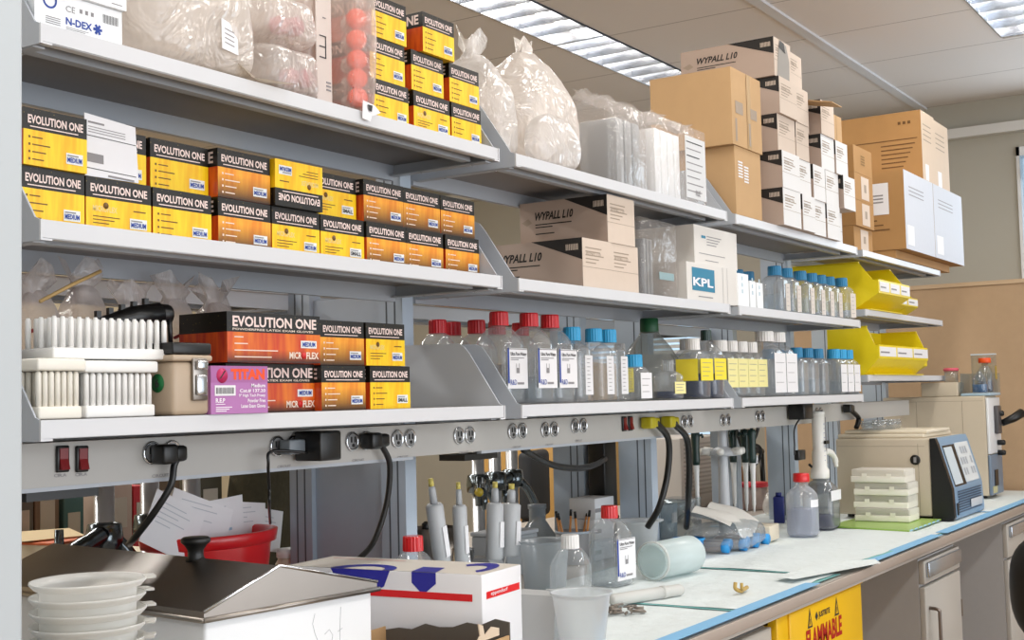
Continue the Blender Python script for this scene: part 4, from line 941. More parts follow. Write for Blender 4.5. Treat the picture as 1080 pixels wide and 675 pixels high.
# clear sleeve of plates on the middle shelf
plates((679.5, 683, 686.5, 690), 300, .1, .17, .12, 'beside the teal-logo box', frost, D2, 'plates in the clear sleeve on the middle shelf')
a, b = AY(681, 308, .03).x, 2.115
o = MB().rbox((a-b)/2, -.1, 0, (b-a)/2, .1, .215, filmr, .012, 2).obj('shrink_sleeve', None, ((a+b)/2, .14, D2), 0, label='clear sleeve of plates between wiper cartons and teal-logo box', category='sleeve')
MB().box(-.02, -.106, .05, .07, -.105, .07, mat('faint teal print', '8fa9ad', .6)).obj('print', o)
# dull clear bags with red seams behind the racks
gd = 'clear bags standing at the back of the bottom shelf'
dullbag = film('dull clear bag', 'f8f4f2', .3, 'f2ecea', .35, .13, .5, 14, .03)
for i, (u, w_, h_, y, sd) in enumerate(((35, .088, .18, .235, 61), (75, .086, .2, .235, 62), (115, .088, .21, .235, 63), (160, .086, .18, .235, 64), (205, .088, .2, .235, 65), (232, .086, .2, .235, 66))):
    x = .06+.098*i
    o = bag(f'dull clear bag with red seam behind the white racks, {ORD[i]} from the column', (x, y, D3), 0, w_, .085, h_, sd, dullbag, gd, .3, .008, tail=[(.03, h_-.02), (.018, h_+.005), (.04, h_+.035)])
    MB().tube(catmull([(-w_*.4, -.038, h_*.66), (-w_*.15, -.045, h_*.7), (w_*.2, -.044, h_*.64), (w_*.4, -.038, h_*.7)], 4), .003, mat('red bag seam', 'b04a4c', .5), 6).obj('seam', o)
MB().tube([(0, 0, 0), (.06, .0, .03), (.12, .01, .055)], .003, mat('wooden stick', 'c9a56a', .6), 6).obj('wooden_stick', None, (AY(42, 318, .14).x, .14, AY(42, 318, .14).z), 0, label='wooden stick poking up between clear bags on the bottom shelf', category='stick')
# ================================================================== ON THE BENCH
BZ_ = .9105
padw = mat('absorbent pad', 'e2eaea', .9, noise_amt=.03, nscale=8, bump=.9, bscale=16); padb = mat('blue pad backing', '86bfe8', .6); padt = mat('teal pad backing', '7fbdbb', .6)
def pad(label, pts, z, back=padb, seed=0, edge=.012):
    """absorbent sheet: white wavy top over a blue plastic backing that shows as a rim"""
    t = thing('bench_pad', label, 'bench pad', (0, 0, z), 0, 'absorbent pads covering the bench')
    a, b, c, d = [Vector(p) for p in pts]; n = 24; top = []; fs = []
    for j in range(n+1):
        for i in range(n+1):
            u, v = i/n, j/n; p = (a*(1-u)+b*u)*(1-v)+(d*(1-u)+c*u)*v
            h = .0016+.0016*abs(noise.noise(Vector((p.x*9+seed, p.y*9, seed)))) + (.004*max(0, noise.noise(Vector((p.x*5+seed, p.y*5, 3)))) if min(u, v, 1-u, 1-v) < .06 else 0)
            w_ = Vector((noise.noise(Vector((p.x*14, seed, 1))), noise.noise(Vector((seed, p.x*14, 4)))))*.006 if v in (0, 1) or u in (0, 1) else Vector((0, 0))
            top.append((p.x+w_.x, p.y+w_.y, h))
    for j in range(n):
        for i in range(n): fs.append((j*(n+1)+i, j*(n+1)+i+1, (j+1)*(n+1)+i+1, (j+1)*(n+1)+i))
    MB().add(top, fs, padw, True).obj('sheet', t)
    cx = (a+b+c+d)/4
    bk = [(p+(p-cx).normalized()*edge) for p in (a, b, c, d)]
    MB().prism([(p.x, p.y) for p in bk], 'z', .0002, .001, back).obj('backing', t)
    return t
def G(u, v, z=BZ): q = AZ(u, v, z); return (q.x, q.y)
# pads laid along the bench, each a little over its neighbour
pad('white pad at the near end under the cylinder and the tips', [(1.02, -.335), (1.62, -.33), (1.62, .27), (1.02, .27)], BZ_, padb, 1)
pad('white pad in front of the bag of blue tubes', [(1.6, -.325), (2.24, -.335), (2.24, .28), (1.6, .26)], BZ_+.004, padt, 2)
pad('white wrinkled pad under the yellow clip', [(2.2, -.30), (2.75, -.33), (2.72, .28), (2.2, .29)], BZ_+.008, padt, 3)
pad('white pad under the red-capped round bottle', [(2.7, -.325), (3.32, -.335), (3.32, .25), (2.7, .25)], BZ_+.004, padt, 4)
pad('white pad under the beige instrument at the far end', [(3.3, -.325), (4.15, -.33), (4.15, .5), (3.3, .5)], BZ_+.0, padb, 5)
pad('white pad at the far end before the partition', [(4.14, -.325), (5.2, -.33), (5.2, .6), (4.14, .6)], BZ_+.004, padb, 6)
for i, (x0, x1) in enumerate(((1.0, 2.05), (2.42, 3.25), (3.3, 5.28))):
    MB().prism([(x0, -.3585), (x1, -.3585), (x1-.01, -.322), (x0+.01, -.318)], 'z', 0, .0008, padb).obj('blue_pad_edging', None, (0, 0, BZ_+.0075), 0, label=f'blue strip of pad backing along the bench edge, {["at the near end", "above the yellow cabinet", "below the beige instrument"][i]}', category='bench pad', group='blue strips along the bench edge')
q = AZ(812, 610, .925)
mb = MB(); a, b, c, d = [AZ(*p, .93) for p in ((762, 612), (862, 600), (868, 604), (770, 621))]
mb = MB().add([Vector((2.02, -.30, 0)), Vector((2.45, -.392, -.006)), Vector((2.5, -.36, -.002)), Vector((2.34, -.25, .0)), Vector((2.05, -.24, .0))], [(0, 1, 2, 3, 4)], padw)
mb.xf(Matrix.Translation((0, 0, BZ_+.018))); mb.obj('paper_sheet', None, (0, 0, 0), 0, label='white sheet corner overhanging the bench edge above the yellow cabinet', category='paper')
# ---------------- water bath with gabled steel lid
R6 = -.11
t = thing('water_bath', 'white water bath with gabled stainless lid and black knob at the near end', 'water bath', (.203, -.099, BZ+.001), R6)
bw, bd, bh = .335, .62, .19; bw_ = mat('white enamel housing', 'eceef0', .35, noise_amt=.01)
b = MB().rbox(0, 0, .006, bw, bd, bh-.004, bw_, .006, 3); b.obj('body', t)
scr = MB()
random.seed(5)
for (cx, cz, pts) in ((.21, .135, [(0, .03), (-.005, .015), (0, -.002), (.008, -.018), (.016, -.026)]), (.235, .13, [(-.005, .0), (.005, .006), (.012, -.004), (.008, -.02)]), (.25, .14, [(.015, .028), (.013, .0), (.012, -.03)]), (.262, .12, [(-.004, .01), (.006, .014)])):
    scr.tube([(cx+px_, -.0002, cz+pz) for px_, pz in pts], .0004, mat('faint pen grey', 'aeb0b4', .6), 5)
scr.obj('pen_scribble', t)
for x in (.03, bw-.03):
    for y in (.03, bd-.03): MB().lathe([(.012, 0), (.012, .008)], blackm, 10, (x, y, -.0005)).obj('foot', t)
ld = MB(); g0, rz = bh-.003, .05
ld.prism([(-.006, g0), (bw+.006, g0), (bw+.006, g0+.012), (bw*.40, g0+.012+rz), (-.006, g0+.012)], 'y', -.006, bd+.006, brushed)
ld.tube([(-.006, -.007, g0+.012), (bw*.40, -.007, g0+.012+rz), (bw+.006, -.007, g0+.012)], .0025, chrome, 6)
ld.tube([(-.009, -.009, g0), (bw+.009, -.009, g0)], .004, brushed, 6); ld.tube([(-.009, -.009, g0), (-.009, bd, g0)], .004, brushed, 6)
lid = ld.obj('lid', t)
q = AZ(205, 596, BZ+bh+.05); kx, ky = bw*.40, .20
MB().lathe([(.017, 0), (.013, .008), (.013, .018), (.018, .026), (.024, .031), (.024, .036), (.02, .039)], black, 20, (kx, ky, g0+.012+rz-.006)).obj('knob', lid)
MB().tube([(-.03, .25, bh-.03), (-.045, .25, bh-.03), (-.045, .33, bh-.03), (-.03, .33, bh-.03)], .006, chrome, 8).obj('side_handle', t)
# ---------------- stack of translucent tubs at the near end
tubp = film('milky tub plastic', 'f4f4f2', .5, 'f2f2ef', .3, .25)
px_, py_ = AZ(93, 612, 1.2).x, AZ(93, 612, 1.2).y
def tub(loc, label, r=.057, h=.085, grp='nested translucent tubs'):
    t = thing('plastic_tub', label, 'tub', loc, 0, grp)
    MB().lathe([(.001, .0012), (r*.9, .0012), (r*.92, .004), (r*.99, h-.008), (r*1.0, h-.004), (r*1.15, h-.001), (r*1.18, h), (r*1.18, h-.003), (r*1.08, h-.009)], tubp, 36, close=False).obj('body', t)
    MB().box(r*1.12, -.012, h-.003, r*1.36, .012, h, tubp).obj('tab', t)
    return t
N_ = 13; tt = tub((px_, py_, BZ), 'translucent tub at the bottom of the nested stack by the column')
tt.rotation_euler = (0, 0, -.6)
for k in range(1, N_):
    z = BZ+k*.0172; clone(tt, (px_+.0003*math.sin(k*2.1), py_+.0003*math.cos(k*1.7), z), -.6+.25*math.sin(k*1.3), f'translucent tub in the nested stack by the column, {ORD[k-1] if k < 12 else "twelfth"} above the bottom one' if k < N_-1 else 'topmost translucent tub of the nested stack by the column')
# ---------------- white and blue cardboard box
ebox = mat('white glossy carton', 'e9e9ec', .3); eblue = mat('royal blue print', '25259b', .35); ered = mat('red print line', 'e0141c', .35); etop = mat('cream carton top', 'e2dbd0', .4)
t0 = AZ(508, 607, 1.1); t1 = AZ(549.5, 595.5, 1.1); t3 = AZ(323, 593, 1.1)
ang = math.atan2(t1.y-t0.y, t1.x-t0.x); w = (t1-t0).length; dd = (t3-t0).length; h = .19
mb = MB().rbox(0, 0, 0, w, dd, h, ebox, .002)
mb.patch((.001, .001, h), UX, UY, w-.002, dd-.002, etop, .0003)
# blue curved letters wrap from the long side over the top
def arc(pts, o, u, v, m, e): mb.add([Vector(o)+Vector(u)*a+Vector(v)*b_+Vector(u).cross(Vector(v))*e for a, b_ in pts], [tuple(range(len(pts)))], m)
S_ = (0, dd, 0)
def side(pts, m=eblue, e=.0006): arc(pts, S_, NY, UZ, m, e)
def top(pts, m=eblue, e=.0009): arc(pts, (0, dd, h), NY, UX, m, e)
side([(dd*.24, h), (dd*.27, h*.9), (dd*.32, h*.83), (dd*.37, h*.8), (dd*.47, h*.8), (dd*.52, h*.85), (dd*.55, h)])
side([(dd*.66, h), (dd*.66, h*.9), (dd*.715, h*.79), (dd*.78, h*.9), (dd*.78, h)])
n_ = 14
out = [(dd*(.40-.16*math.cos(PI*k/n_)), w*.42*math.sin(PI*k/n_)) for k in range(n_+1)]; inn = [(dd*(.41-.10*math.cos(PI*k/n_)), w*.25*math.sin(PI*k/n_)) for k in range(n_+1)]
for k in range(n_): top([out[k], inn[k], inn[k+1], out[k+1]][::-1])
top([(dd*.66, 0), (dd*.78, 0), (dd*.74, w*.4), (dd*.63, w*.4)])
for k in range(n_):
    f = lambda r1, r2, k: (dd*(.86-r1*math.cos(PI*(k/n_)+.6)), w*(.45+r2*math.sin(PI*(k/n_)+.6)))
    top([f(.1, .5, k), f(.06, .26, k), f(.06, .26, k+1), f(.1, .5, k+1)][::-1])
mb.patch((0, dd*.78, h*.755), NY, UZ, dd*.735, .0125, ered, .0009)
mb.lathe([(.00625, -.0008), (.00625, -.0004)], ered, 12, (0, dd*.045, h*.755+.00625), 'x') if False else None
mb.patch((w*.1, 0, h*.77), UX, UZ, w*.84, .0125, ered, .0005); mb.text('eppendorf', (w*.2, 0, h*.785), UX, UZ, w*.42, .0085, wpr, .01, 0, .0012)
mb.patch((w*.8, dd*.55, h), UX, UY, .0025, dd*.4, ered, .0009)
mb.obj('carton', None, (t0.x, t0.y, BZ_), ang, label='white box with blue curved lettering and red line on the bench', category='box')
# torn brown carton in front of it
t = thing('torn_carton', 'torn open brown carton between the water bath and the white lettered box', 'carton', (.585, -.3, BZ_), ang)
tor = mat('torn carton inside', '5a554e', .8); 
random.seed(8)
wv = [(k*.028, .088+.03*(1-k/9)+random.uniform(-.004, .006)) for k in range(10)]
MB().prism([(0, 0)]+[(.252, 0)]+[(a, b_) for a, b_ in reversed(wv)], 'x', .128, .132, tor).prism([(0, 0), (.252, 0), (.252, .09), (0, .10)], 'x', 0, .003, kraft).box(.003, 0, 0, .128, .003, .095, kraft).box(.003, .249, 0, .128, .252, .095, kraft).box(.003, .003, 0, .128, .249, .003, kraft).obj('body', t)
MB().prism([(.02, .1), (.1, .1), (.1, .112), (.075, .118), (.05, .108), (.045, .125), (.03, .13), (.035, .11)], 'y', .004, .006, mat('torn paper edge', 'd9c6ae', .9)).obj('torn_flap', t)
# ---------------- bottles at the middle of the bench
bottle('water_bottle', 'red-capped water bottle standing on the bench before the paper cups', (AZ(645, 620, BZ).x, AZ(645, 620, BZ).y, BZ_+.0055), -.1, .206, .094, .0225, .032, redp, None, 5, clearb, (water, .56), lambda W, H: lab_water(W, H, .09, .60))
q = AZ(591, 636, BZ)
bottle('wash_bottle', 'empty square bottle with white screw cap standing on the bench', (q.x+.02, q.y-.02, BZ_+.0045), .25, .158, .09, .0225, .033, whitecap, None, 6, clearb, None, None, (.55, .8), .02)
q = AY(424, 580, .23)
bottle('water_bottle', 'red-capped bottle hidden behind the white lettered box, cap showing', (q.x, .2, BZ_), 0, AY(424, 567, .2).z-BZ_, .085, .0225, .032, redp, None, 5, clearb)
# grey wedge stand and open beaker in front
q = AZ(577, 625, 1.02)
wg = mat('grey wedge enamel', 'c3c5c6', .45); wgd = mat('grey wedge side', 'a8a39d', .5)
t = thing('wedge_stand', 'grey slant-sided stand next to the white lettered box', 'stand', (AZ(585, 629, 1.02).x, AZ(585, 629, 1.02).y, BZ_+.0005), .05)
MB().prism([(-.008, 0), (.07, 0), (.063, .109), (.0, .109)], 'y', 0, .15, wg).obj('body', t)
bk = film('milky beaker plastic', 'f0f3f5', .5, 'e6eaec', .35, .2)
def beaker(name, label, loc, r, h, m=bk, rim=.012, taper=.82, grp=None, rot=0):
    t = thing(name, label, 'beaker', loc, rot, grp)
    MB().lathe([(.001, .0015), (r*taper*.96, .0015), (r*taper, .005), (r, h-.004), (r+rim*.3, h-.002), (r+rim, h), (r+rim*.9, h-.003), (r+rim*.2, h-.007)], m, 36, close=False).obj('body', t)
    MB().prism([(-.012, 0), (.012, 0), (0, .02)], 'z', h-.003, h-.0005, m).obj('spout', t)
    t.children[-1].location = (0, r+rim*.6, 0)
    return t
c_ = AZ(609, 625, 1.03)
beaker('plastic_beaker', 'milky open beaker at the front edge before the white-capped bottle', (c_.x, c_.y-.008, BZ_+.0045), .056, .118, rim=.005, taper=.74)
q = AZ(578, 575, 1.04)
beaker('plastic_beaker', 'milky beaker standing behind the white-capped square bottle', (AY(572, 600, .2).x+.02, .205, BZ_+.0045), .062, .135, film('grey beaker plastic', 'dfe3e6', .35, 'd0d6da', .4, .2), rim=.008)
q = AY(680, 600, .24)
beaker('plastic_beaker', 'flared milky beaker behind the red-capped water bottle', (q.x+.02, .27, BZ_+.003), .062, .125, rim=.016)
# cylinder lying on its side, pale pen-shaped handle, metal tips, yellow clip
q = AZ(700, 618, BZ)
t = thing('plastic_cylinder', 'pale milky cylinder lying on its side beside the water bottle', 'cylinder', (q.x+.12, q.y+.03, BZ_+.0585), -.12)
MB().lathe([(.042, -.1), (.048, -.098), (.05, .085), (.045, .096), (.034, .1), (.001, .101)], film('pale cyan plastic', 'eef8f8', .75, 'e3efef', .3, .3), 32, (0, 0, 0), 'x', close=False).obj('body', t)
MB().lathe([(.0482, -.1), (.0515, -.099), (.0515, -.092), (.0486, -.09)], tubp, 32, (0, 0, 0), 'x', close=False).obj('rim', t)
q = AZ(682, 637, BZ)
t = thing('pen_probe', 'pale grey pen-shaped handle lying on the pad in front of the water bottle', 'tool', (q.x, q.y, BZ_+.021), -.36); t.scale = (1.18, 1.18, 1.18)
hg = mat('pale grey handle plastic', 'c9c9c4', .45)
MB().lathe([(.008, -.095), (.0115, -.09), (.0125, -.02), (.0125, .04)], hg, 18, (0, 0, 0), 'x').obj('barrel', t)
MB().lathe([(.0135, .0405), (.0135, .05), (.012, .052), (.0125, .09), (.009, .098), (.001, .1)], hg, 18, (0, 0, 0), 'x').obj('cap', t)
random.seed(3); tipm = mat('metal tip', '8a8178', .35, .8); q = AZ(655, 650, BZ); tp = None
for k in range(26):
    x, y = q.x+random.uniform(-.03, .05), q.y+random.uniform(-.045, .045)
    if tp is None: tp = MB().lathe([(.0016, -.016), (.003, 0), (.0032, .016)], tipm, 8, (0, 0, 0), 'x').obj('metal_tip', None, (x, y, BZ_+.009), random.uniform(0, 6), label='small grey metal tip in the loose heap before the pen-shaped handle', category='tip', group='loose heap of metal tips')
    else: clone(tp, (x, y, BZ_+.0085+.004*(k % 3)), random.uniform(0, 6))
q = AZ(783, 626, BZ+.005); cl = mat('tan clip plastic', 'b99a55', .5)
t = thing('tube_clip', 'bent tan clip lying on the white pad near the bench edge', 'clip', (q.x, q.y, BZ_+.0135), .2)
MB().tube(catmull([(-.03, .01, .022), (-.033, .01, .008), (-.02, .0, .0), (.0, -.003, .001), (.03, -.006, .002)], 5), .005, cl, 8).obj('bent_strip', t); MB().tube(catmull([(-.025, -.004, .02), (-.028, -.005, .008), (-.02, -.006, .004)], 4), .004, cl, 8).obj('hook', t)
# ---------------- bag of blue-capped tubes
q = AZ(770, 585, BZ)
bluecap2 = mat('bright blue tube cap', '2d9be0', .4)
bxx, byy = q.x+.06, q.y+.04; gb2 = 'blue-capped tubes in the bench bag'
k_ = 0
tb0 = None
for i in range(7):
    x = bxx-.13+i*.045; y = byy-.065+.012*(i % 2)+ (.02 if i < 2 else 0)
    lab = f'blue-capped tube in the bag on the bench, {ORD[i]} from the water bottle side'
    if tb0 is None:
        tb0 = thing('centrifuge_tube', lab, 'tube', (x, y, BZ_+.03), (0, 0, .15), gb2)
        MB().lathe([(.006, .1), (.014, .085), (.0145, .0)], tubew, 16, (0, 0, 0), 'y').obj('body', tb0); MB().lathe([(.017, -.022), (.0172, -.001), (.016, 0)], bluecap2, 18, (0, 0, 0), 'y').obj('cap', tb0)
    else: clone(tb0, (x, y, BZ_+.028+.006*(i % 2)), (0, 0, .1*(i % 3)-.1), lab)
vs, fs = pillow(.33, .2, .078, 71, .01, 30, 16, 3)
o = MB().add(vs, fs, film('bag film over blue tubes', 'f4f8fb', .12, 'e8eef2', .6, .12, .5, 16, .02), True).obj('plastic_bag', None, (bxx, byy, BZ_+.0135), .1, label='clear bag of blue-capped tubes with folded white wrapper on the bench', category='bag')
mb = MB(); n = 16; wv = []
for j in range(7):
    for i in range(n+1):
        x = -.15+.3*i/n; yy_ = -.075+.025*j
        wv.append((x, yy_-.05*max(0, .05-abs(x-.02))*8*(1-j/6), .082+.012*math.sin(i*.8+j*.4)+.006*j-.06*max(0, (1-j/2.2))*max(0, 1-abs(x-.03)/.16)))
mb.add(wv, [(j*(n+1)+i, j*(n+1)+i+1, (j+1)*(n+1)+i+1, (j+1)*(n+1)+i) for j in range(6) for i in range(n)], mat('white wrapper film', 'dedbd4', .35), True)
mb.obj('wrapper', o, (0, .01, 0))
bt_ = thing('blue_tub', 'small bright blue tub behind the lying cylinder', 'tub', (AY(730, 585, .16).x, .17, BZ_+.0105))
MB().lathe([(.001, .001), (.04, .001), (.045, .05), (.047, .052), (.043, .05), (.038, .004), (.001, .004)], mat('bright blue tub', '1e86d0', .35), 28, close=False).obj('body', bt_); MB().lathe([(.0455, .048), (.049, .05), (.049, .054), (.0455, .055)], bluecap2, 28, close=False).obj('rim', bt_)
# ---------------- round bottle with red cap, pump-top dispenser
q = AZ(851, 570, BZ)
t = thing('carboy_bottle', 'round clear bottle with red cap and paper labels on the bench', 'bottle', (q.x+.05, q.y+.03, BZ_+.0105))
rr = .0535
MB().lathe([(rr*.9, .001), (rr, .008), (rr, .125), (rr*.93, .14), (rr*.7, .155), (rr*.42, .165), (.022, .17), (.022, .18)], film('clear polypropylene', 'f4f6f8', .25, 'e6eaf0', .5, .12), 32).obj('body', t)
MB().lathe([(.027, .18), (.028, .184), (.027, .207), (.025, .209)], redp, 24).obj('cap', t)
MB().lathe([(rr*.93, .004), (rr*.95, .012), (rr*.95, .09)], film('clear water fill', 'eef0f8', .3, 'd4d8ea', .3, .1), 28).obj('liquid', t)
for a0, ww in ((-2.25, .75), (-1.1, .35)):
    lb_ = MB(); n = 8
    lb_.add([((rr+.001)*math.cos(a0+ww*i/n), (rr+.001)*math.sin(a0+ww*i/n), z) for z in (.097, .122) for i in range(n+1)], [(i, i+1, n+2+i, n+1+i) for i in range(n)], labelw, True); lb_.obj('paper_label', t)
q = AZ(868, 562, BZ); disp = mat('dispenser white plastic', 'e4e2dc', .4)
t = thing('bottle_dispenser', 'bottle-top dispenser with tall white piston and curved spout behind the red-capped bottle', 'dispenser', (q.x+.05, q.y+.02, BZ_+.0105)); Q = t.location
H_ = AY(862, 437, Q.y).z-BZ_
b, _c = bottle_geo(.2, .11, .03, .03, disp, 6, film('grey clear bottle', 'c9ccce', .25, 'b4b8bc', .7, .1), .026); b.obj('bottle_body', t)
MB().lathe([(.05, .005, 6), (.052, .02, 6), (.052, .045, 6)], film('lilac liquid', 'a9a9cf', .4, '9a9ac6', .4, .1), 20).obj('liquid', t)
MB().box(-.0535, -.0565, .1, .05, -.0555, .135, labelw).obj('paper_label', t)
MB().lathe([(.031, .175), (.033, .18), (.033, .205), (.026, .215), (.026, .27), (.022, .275), (.0225, H_-.012), (.024, H_-.011), (.024, H_-.001), (.022, H_)], disp, 24).obj('piston', t)
MB().tube(catmull([(.015, -.0, .25), (.05, -.005, .268), (.085, -.012, .262), (.112, -.018, .24), (.118, -.02, .21)], 5), [.014]*6+[.012]*6+[.01]*6+[.008]*3, disp, 12).obj('spout', t)
MB().box(-.012, -.03, H_*.72, .026, -.0235, H_*.72+.012, black).box(.004, -.0262, H_*.55, .007, -.0242, H_*.95, inkgrey).obj('volume_stop', t)
sc_ = MB()
for k in range(9): sc_.box(-.012, -.0246, H_*.58+k*.016, -.004, -.0234, H_*.58+k*.016+.0015, inkblue)
sc_.obj('volume_scale', t)
MB().tube(catmull([(.02, .0, .2), (.06, .02, .18), (.09, .05, .2), (.06, .06, .22)], 5), .005, black, 8).obj('recirculation_tube', t)
# ---------------- pipette carousel with hanging pipettes
pg = mat('dark green pipette grip', '16302c', .35); psh = mat('pipette shaft white', 'dfdfdd', .4); stg = mat('stand grey plastic', 'b9bcc0', .4)
cx, cy = AY(764, 530, .27).x, .27
zt = AY(764, 450, .27).z-BZ_
t = thing('pipette_stand', 'grey pipette carousel with round top on the bench by the wall of cords', 'stand', (cx, cy, BZ_+.003))
MB().lathe([(.075, 0), (.075, .008), (.03, .016), (.021, .03), (.015, zt-.03), (.014, zt-.012), (.004, zt-.01)], stg, 24).obj('column', t)
MB().lathe([(.001, zt), (.034, zt-.001), (.036, zt-.006), (.03, zt-.0098)], film('clear disc', 'dadde0', .45, 'c2c6ca', .5, .15), 24, close=False).obj('top_disc', t)
cr = MB().lathe([(.016, zt-.1), (.05, zt-.1), (.052, zt-.085), (.016, zt-.07)], stg, 24)
for k in range(6):
    a = PI*k/3+.3; cr.tube([(.04*math.cos(a), .04*math.sin(a), zt-.086), (.078*math.cos(a), .078*math.sin(a), zt-.084)], .012, MATS['dispenser white plastic'], 8)
cr.obj('carousel_ring', t)
pp = None
for k, (a, nm) in enumerate(((PI*.80, 'on the near side by the black cord'), (PI*1.72, 'facing the aisle'), (PI*1.87, 'second from the aisle side'), (PI*.02, 'on the far side'))):
    loc = (cx+.103*math.cos(a), cy+.103*math.sin(a), BZ_+zt-.29)
    lab = f'green and white pipette hanging on the carousel, {nm}'
    if pp is None:
        pp = thing('pipette', lab, 'pipette', loc, a-PI, 'pipettes on the carousel')
        MB().lathe([(.003, 0), (.0045, .02), (.0062, .025), (.0085, .13), (.011, .165)], psh, 14).obj('shaft', pp)
        MB().lathe([(.012, .1655), (.0135, .18), (.012, .21), (.0145, .25), (.015, .272), (.012, .278)], pg, 14).tube([(.012, 0, .262), (.024, 0, .266), (.028, 0, .256)], .005, pg, 8).obj('grip', pp)
        MB().lathe([(.006, .2785), (.006, .296), (.009, .298), (.009, .304)], pg, 12).obj('plunger', pp)
    else: clone(pp, loc, a-PI, lab)
# ---------------- syringe-style dispensers in a grey stand
sg = mat('pale syringe grey', 'b9bbbd', .4); gx, gy_ = AY(500, 580, .3).x, .32
t = thing('pipettor_stand', 'grey charging stand for four pale pipettors behind the white lettered box', 'stand', (gx, gy_, BZ_))
MB().rbox(-.2, -.06, 0, .125, .07, .05, sg, .008).prism([(-.05, .0505), (.06, .0505), (.05, .1), (-.02, .1)], 'x', -.17, -.03, sg).prism([(-.05, .0505), (.06, .0505), (.05, .1), (-.02, .1)], 'x', .06, .115, sg).obj('base', t)
MB().lathe([(.028, .0505), (.028, .13)], chrome, 20, (.01, .02, 0)).obj('metal_cup', t)
sp_ = None
for k, (u, v0, v1, tilt, cap_) in enumerate(((461, 502, 562, -.2, 1), (487, 508, 568, -.05, 1), (521, 508, 572, .06, 0), (537, 510, 572, .1, 0))):
    y = .27-.0*k; a = AY(u+ (6 if k == 0 else 0), v1, y); b_ = AY(u, v0, y); ln = .17; sc = (b_.z-a.z)/.185
    a.z = BZ_+.1012; sc = (b_.z-a.z)/.185
    lab = f'pale pipettor standing in the grey stand, {["tilted one with yellow tip", "slim one with yellow tip", "third from the slotted upright", "thick one next to the white tube"][k]}'
    if sp_ is None:
        sp_ = thing('pipettor', lab, 'pipettor', (a.x, y, a.z), (0, tilt, 0), 'pale pipettors in the grey stand')
        MB().lathe([(.014, 0), (.02, .004), (.0205, .13), (.016, .135)], sg, 16).box(-.008, -.0215, .03, .008, -.0195, .09, labelw).obj('barrel', sp_)
        MB().lathe([(.009, .1355), (.0085, .165), (.006, .17)], sg, 12).obj('plunger', sp_); MB().lathe([(.0062, .1702), (.006, .185)], mat('yellow tip', 'd8c66a', .5), 12).obj('tip', sp_)
        sp_.scale = (1, 1, sc)
    else:
        o = clone(sp_, (a.x, y, a.z), (0, tilt, 0), lab); o.scale = ((.85, .85, sc), (1.05, 1.05, sc), (1.2, 1.2, sc))[k-1]
q = AY(458, 555, .47)
t = thing('metal_canister', 'brushed steel container with black knobs behind the slotted upright', 'container', (q.x, .47, BZ_))
hh = AY(458, 556, .47).z-BZ_
MB().lathe([(.06, 0), (.062, .004), (.062, hh), (.058, hh), (.057, .01)], brushed, 28, close=False).obj('body', t)
for dx in (-.035, -.005, .03): MB().lathe([(.006, hh-.02), (.01, hh), (.011, hh+.012), (.004, hh+.018)], black, 12, (dx, 0, 0)).obj('knob', t)
# ---------------- pencils in a pot
q = AY(605, 570, .45)
t = thing('pencil_pot', 'grey pot of pencils behind the white-capped bottle', 'pot', (q.x, .45, BZ_+.001)); ph = AY(605, 560, .45).z-BZ_
MB().lathe([(.05, 0), (.055, ph), (.052, ph), (.047, .004), (.001, .004)], mat('grey pot plastic', '8f9194', .4), 24, close=False).obj('body', t); MB().lathe([(.0545, ph-.006), (.057, ph-.004), (.057, ph), (.053, ph+.001)], post_grey, 24, close=False).obj('rim', t)
woodm = mat('pencil wood', 'c98a4e', .5); pn = None
for k in range(6):
    a = k*1.05; loc = (t.location.x+.03*math.cos(a), .45+.03*math.sin(a), BZ_+.012); rt = (.12*math.sin(a+2), .22*math.cos(a), 0)
    lab = f'orange-brown pencil standing in the grey pot, {ORD[k]} in turn round the rim'
    if pn is None:
        pn = thing('pencil', lab, 'pencil', loc, rt, 'pencils in the grey pot')
        MB().lathe([(.0038, 0), (.0038, ph+.03)], woodm, 6).obj('shaft', pn); MB().lathe([(.0042, ph+.0302), (.0042, ph+.045), (.0038, ph+.05)], black, 8).obj('eraser', pn)
    else: clone(pn, loc, rt, lab)
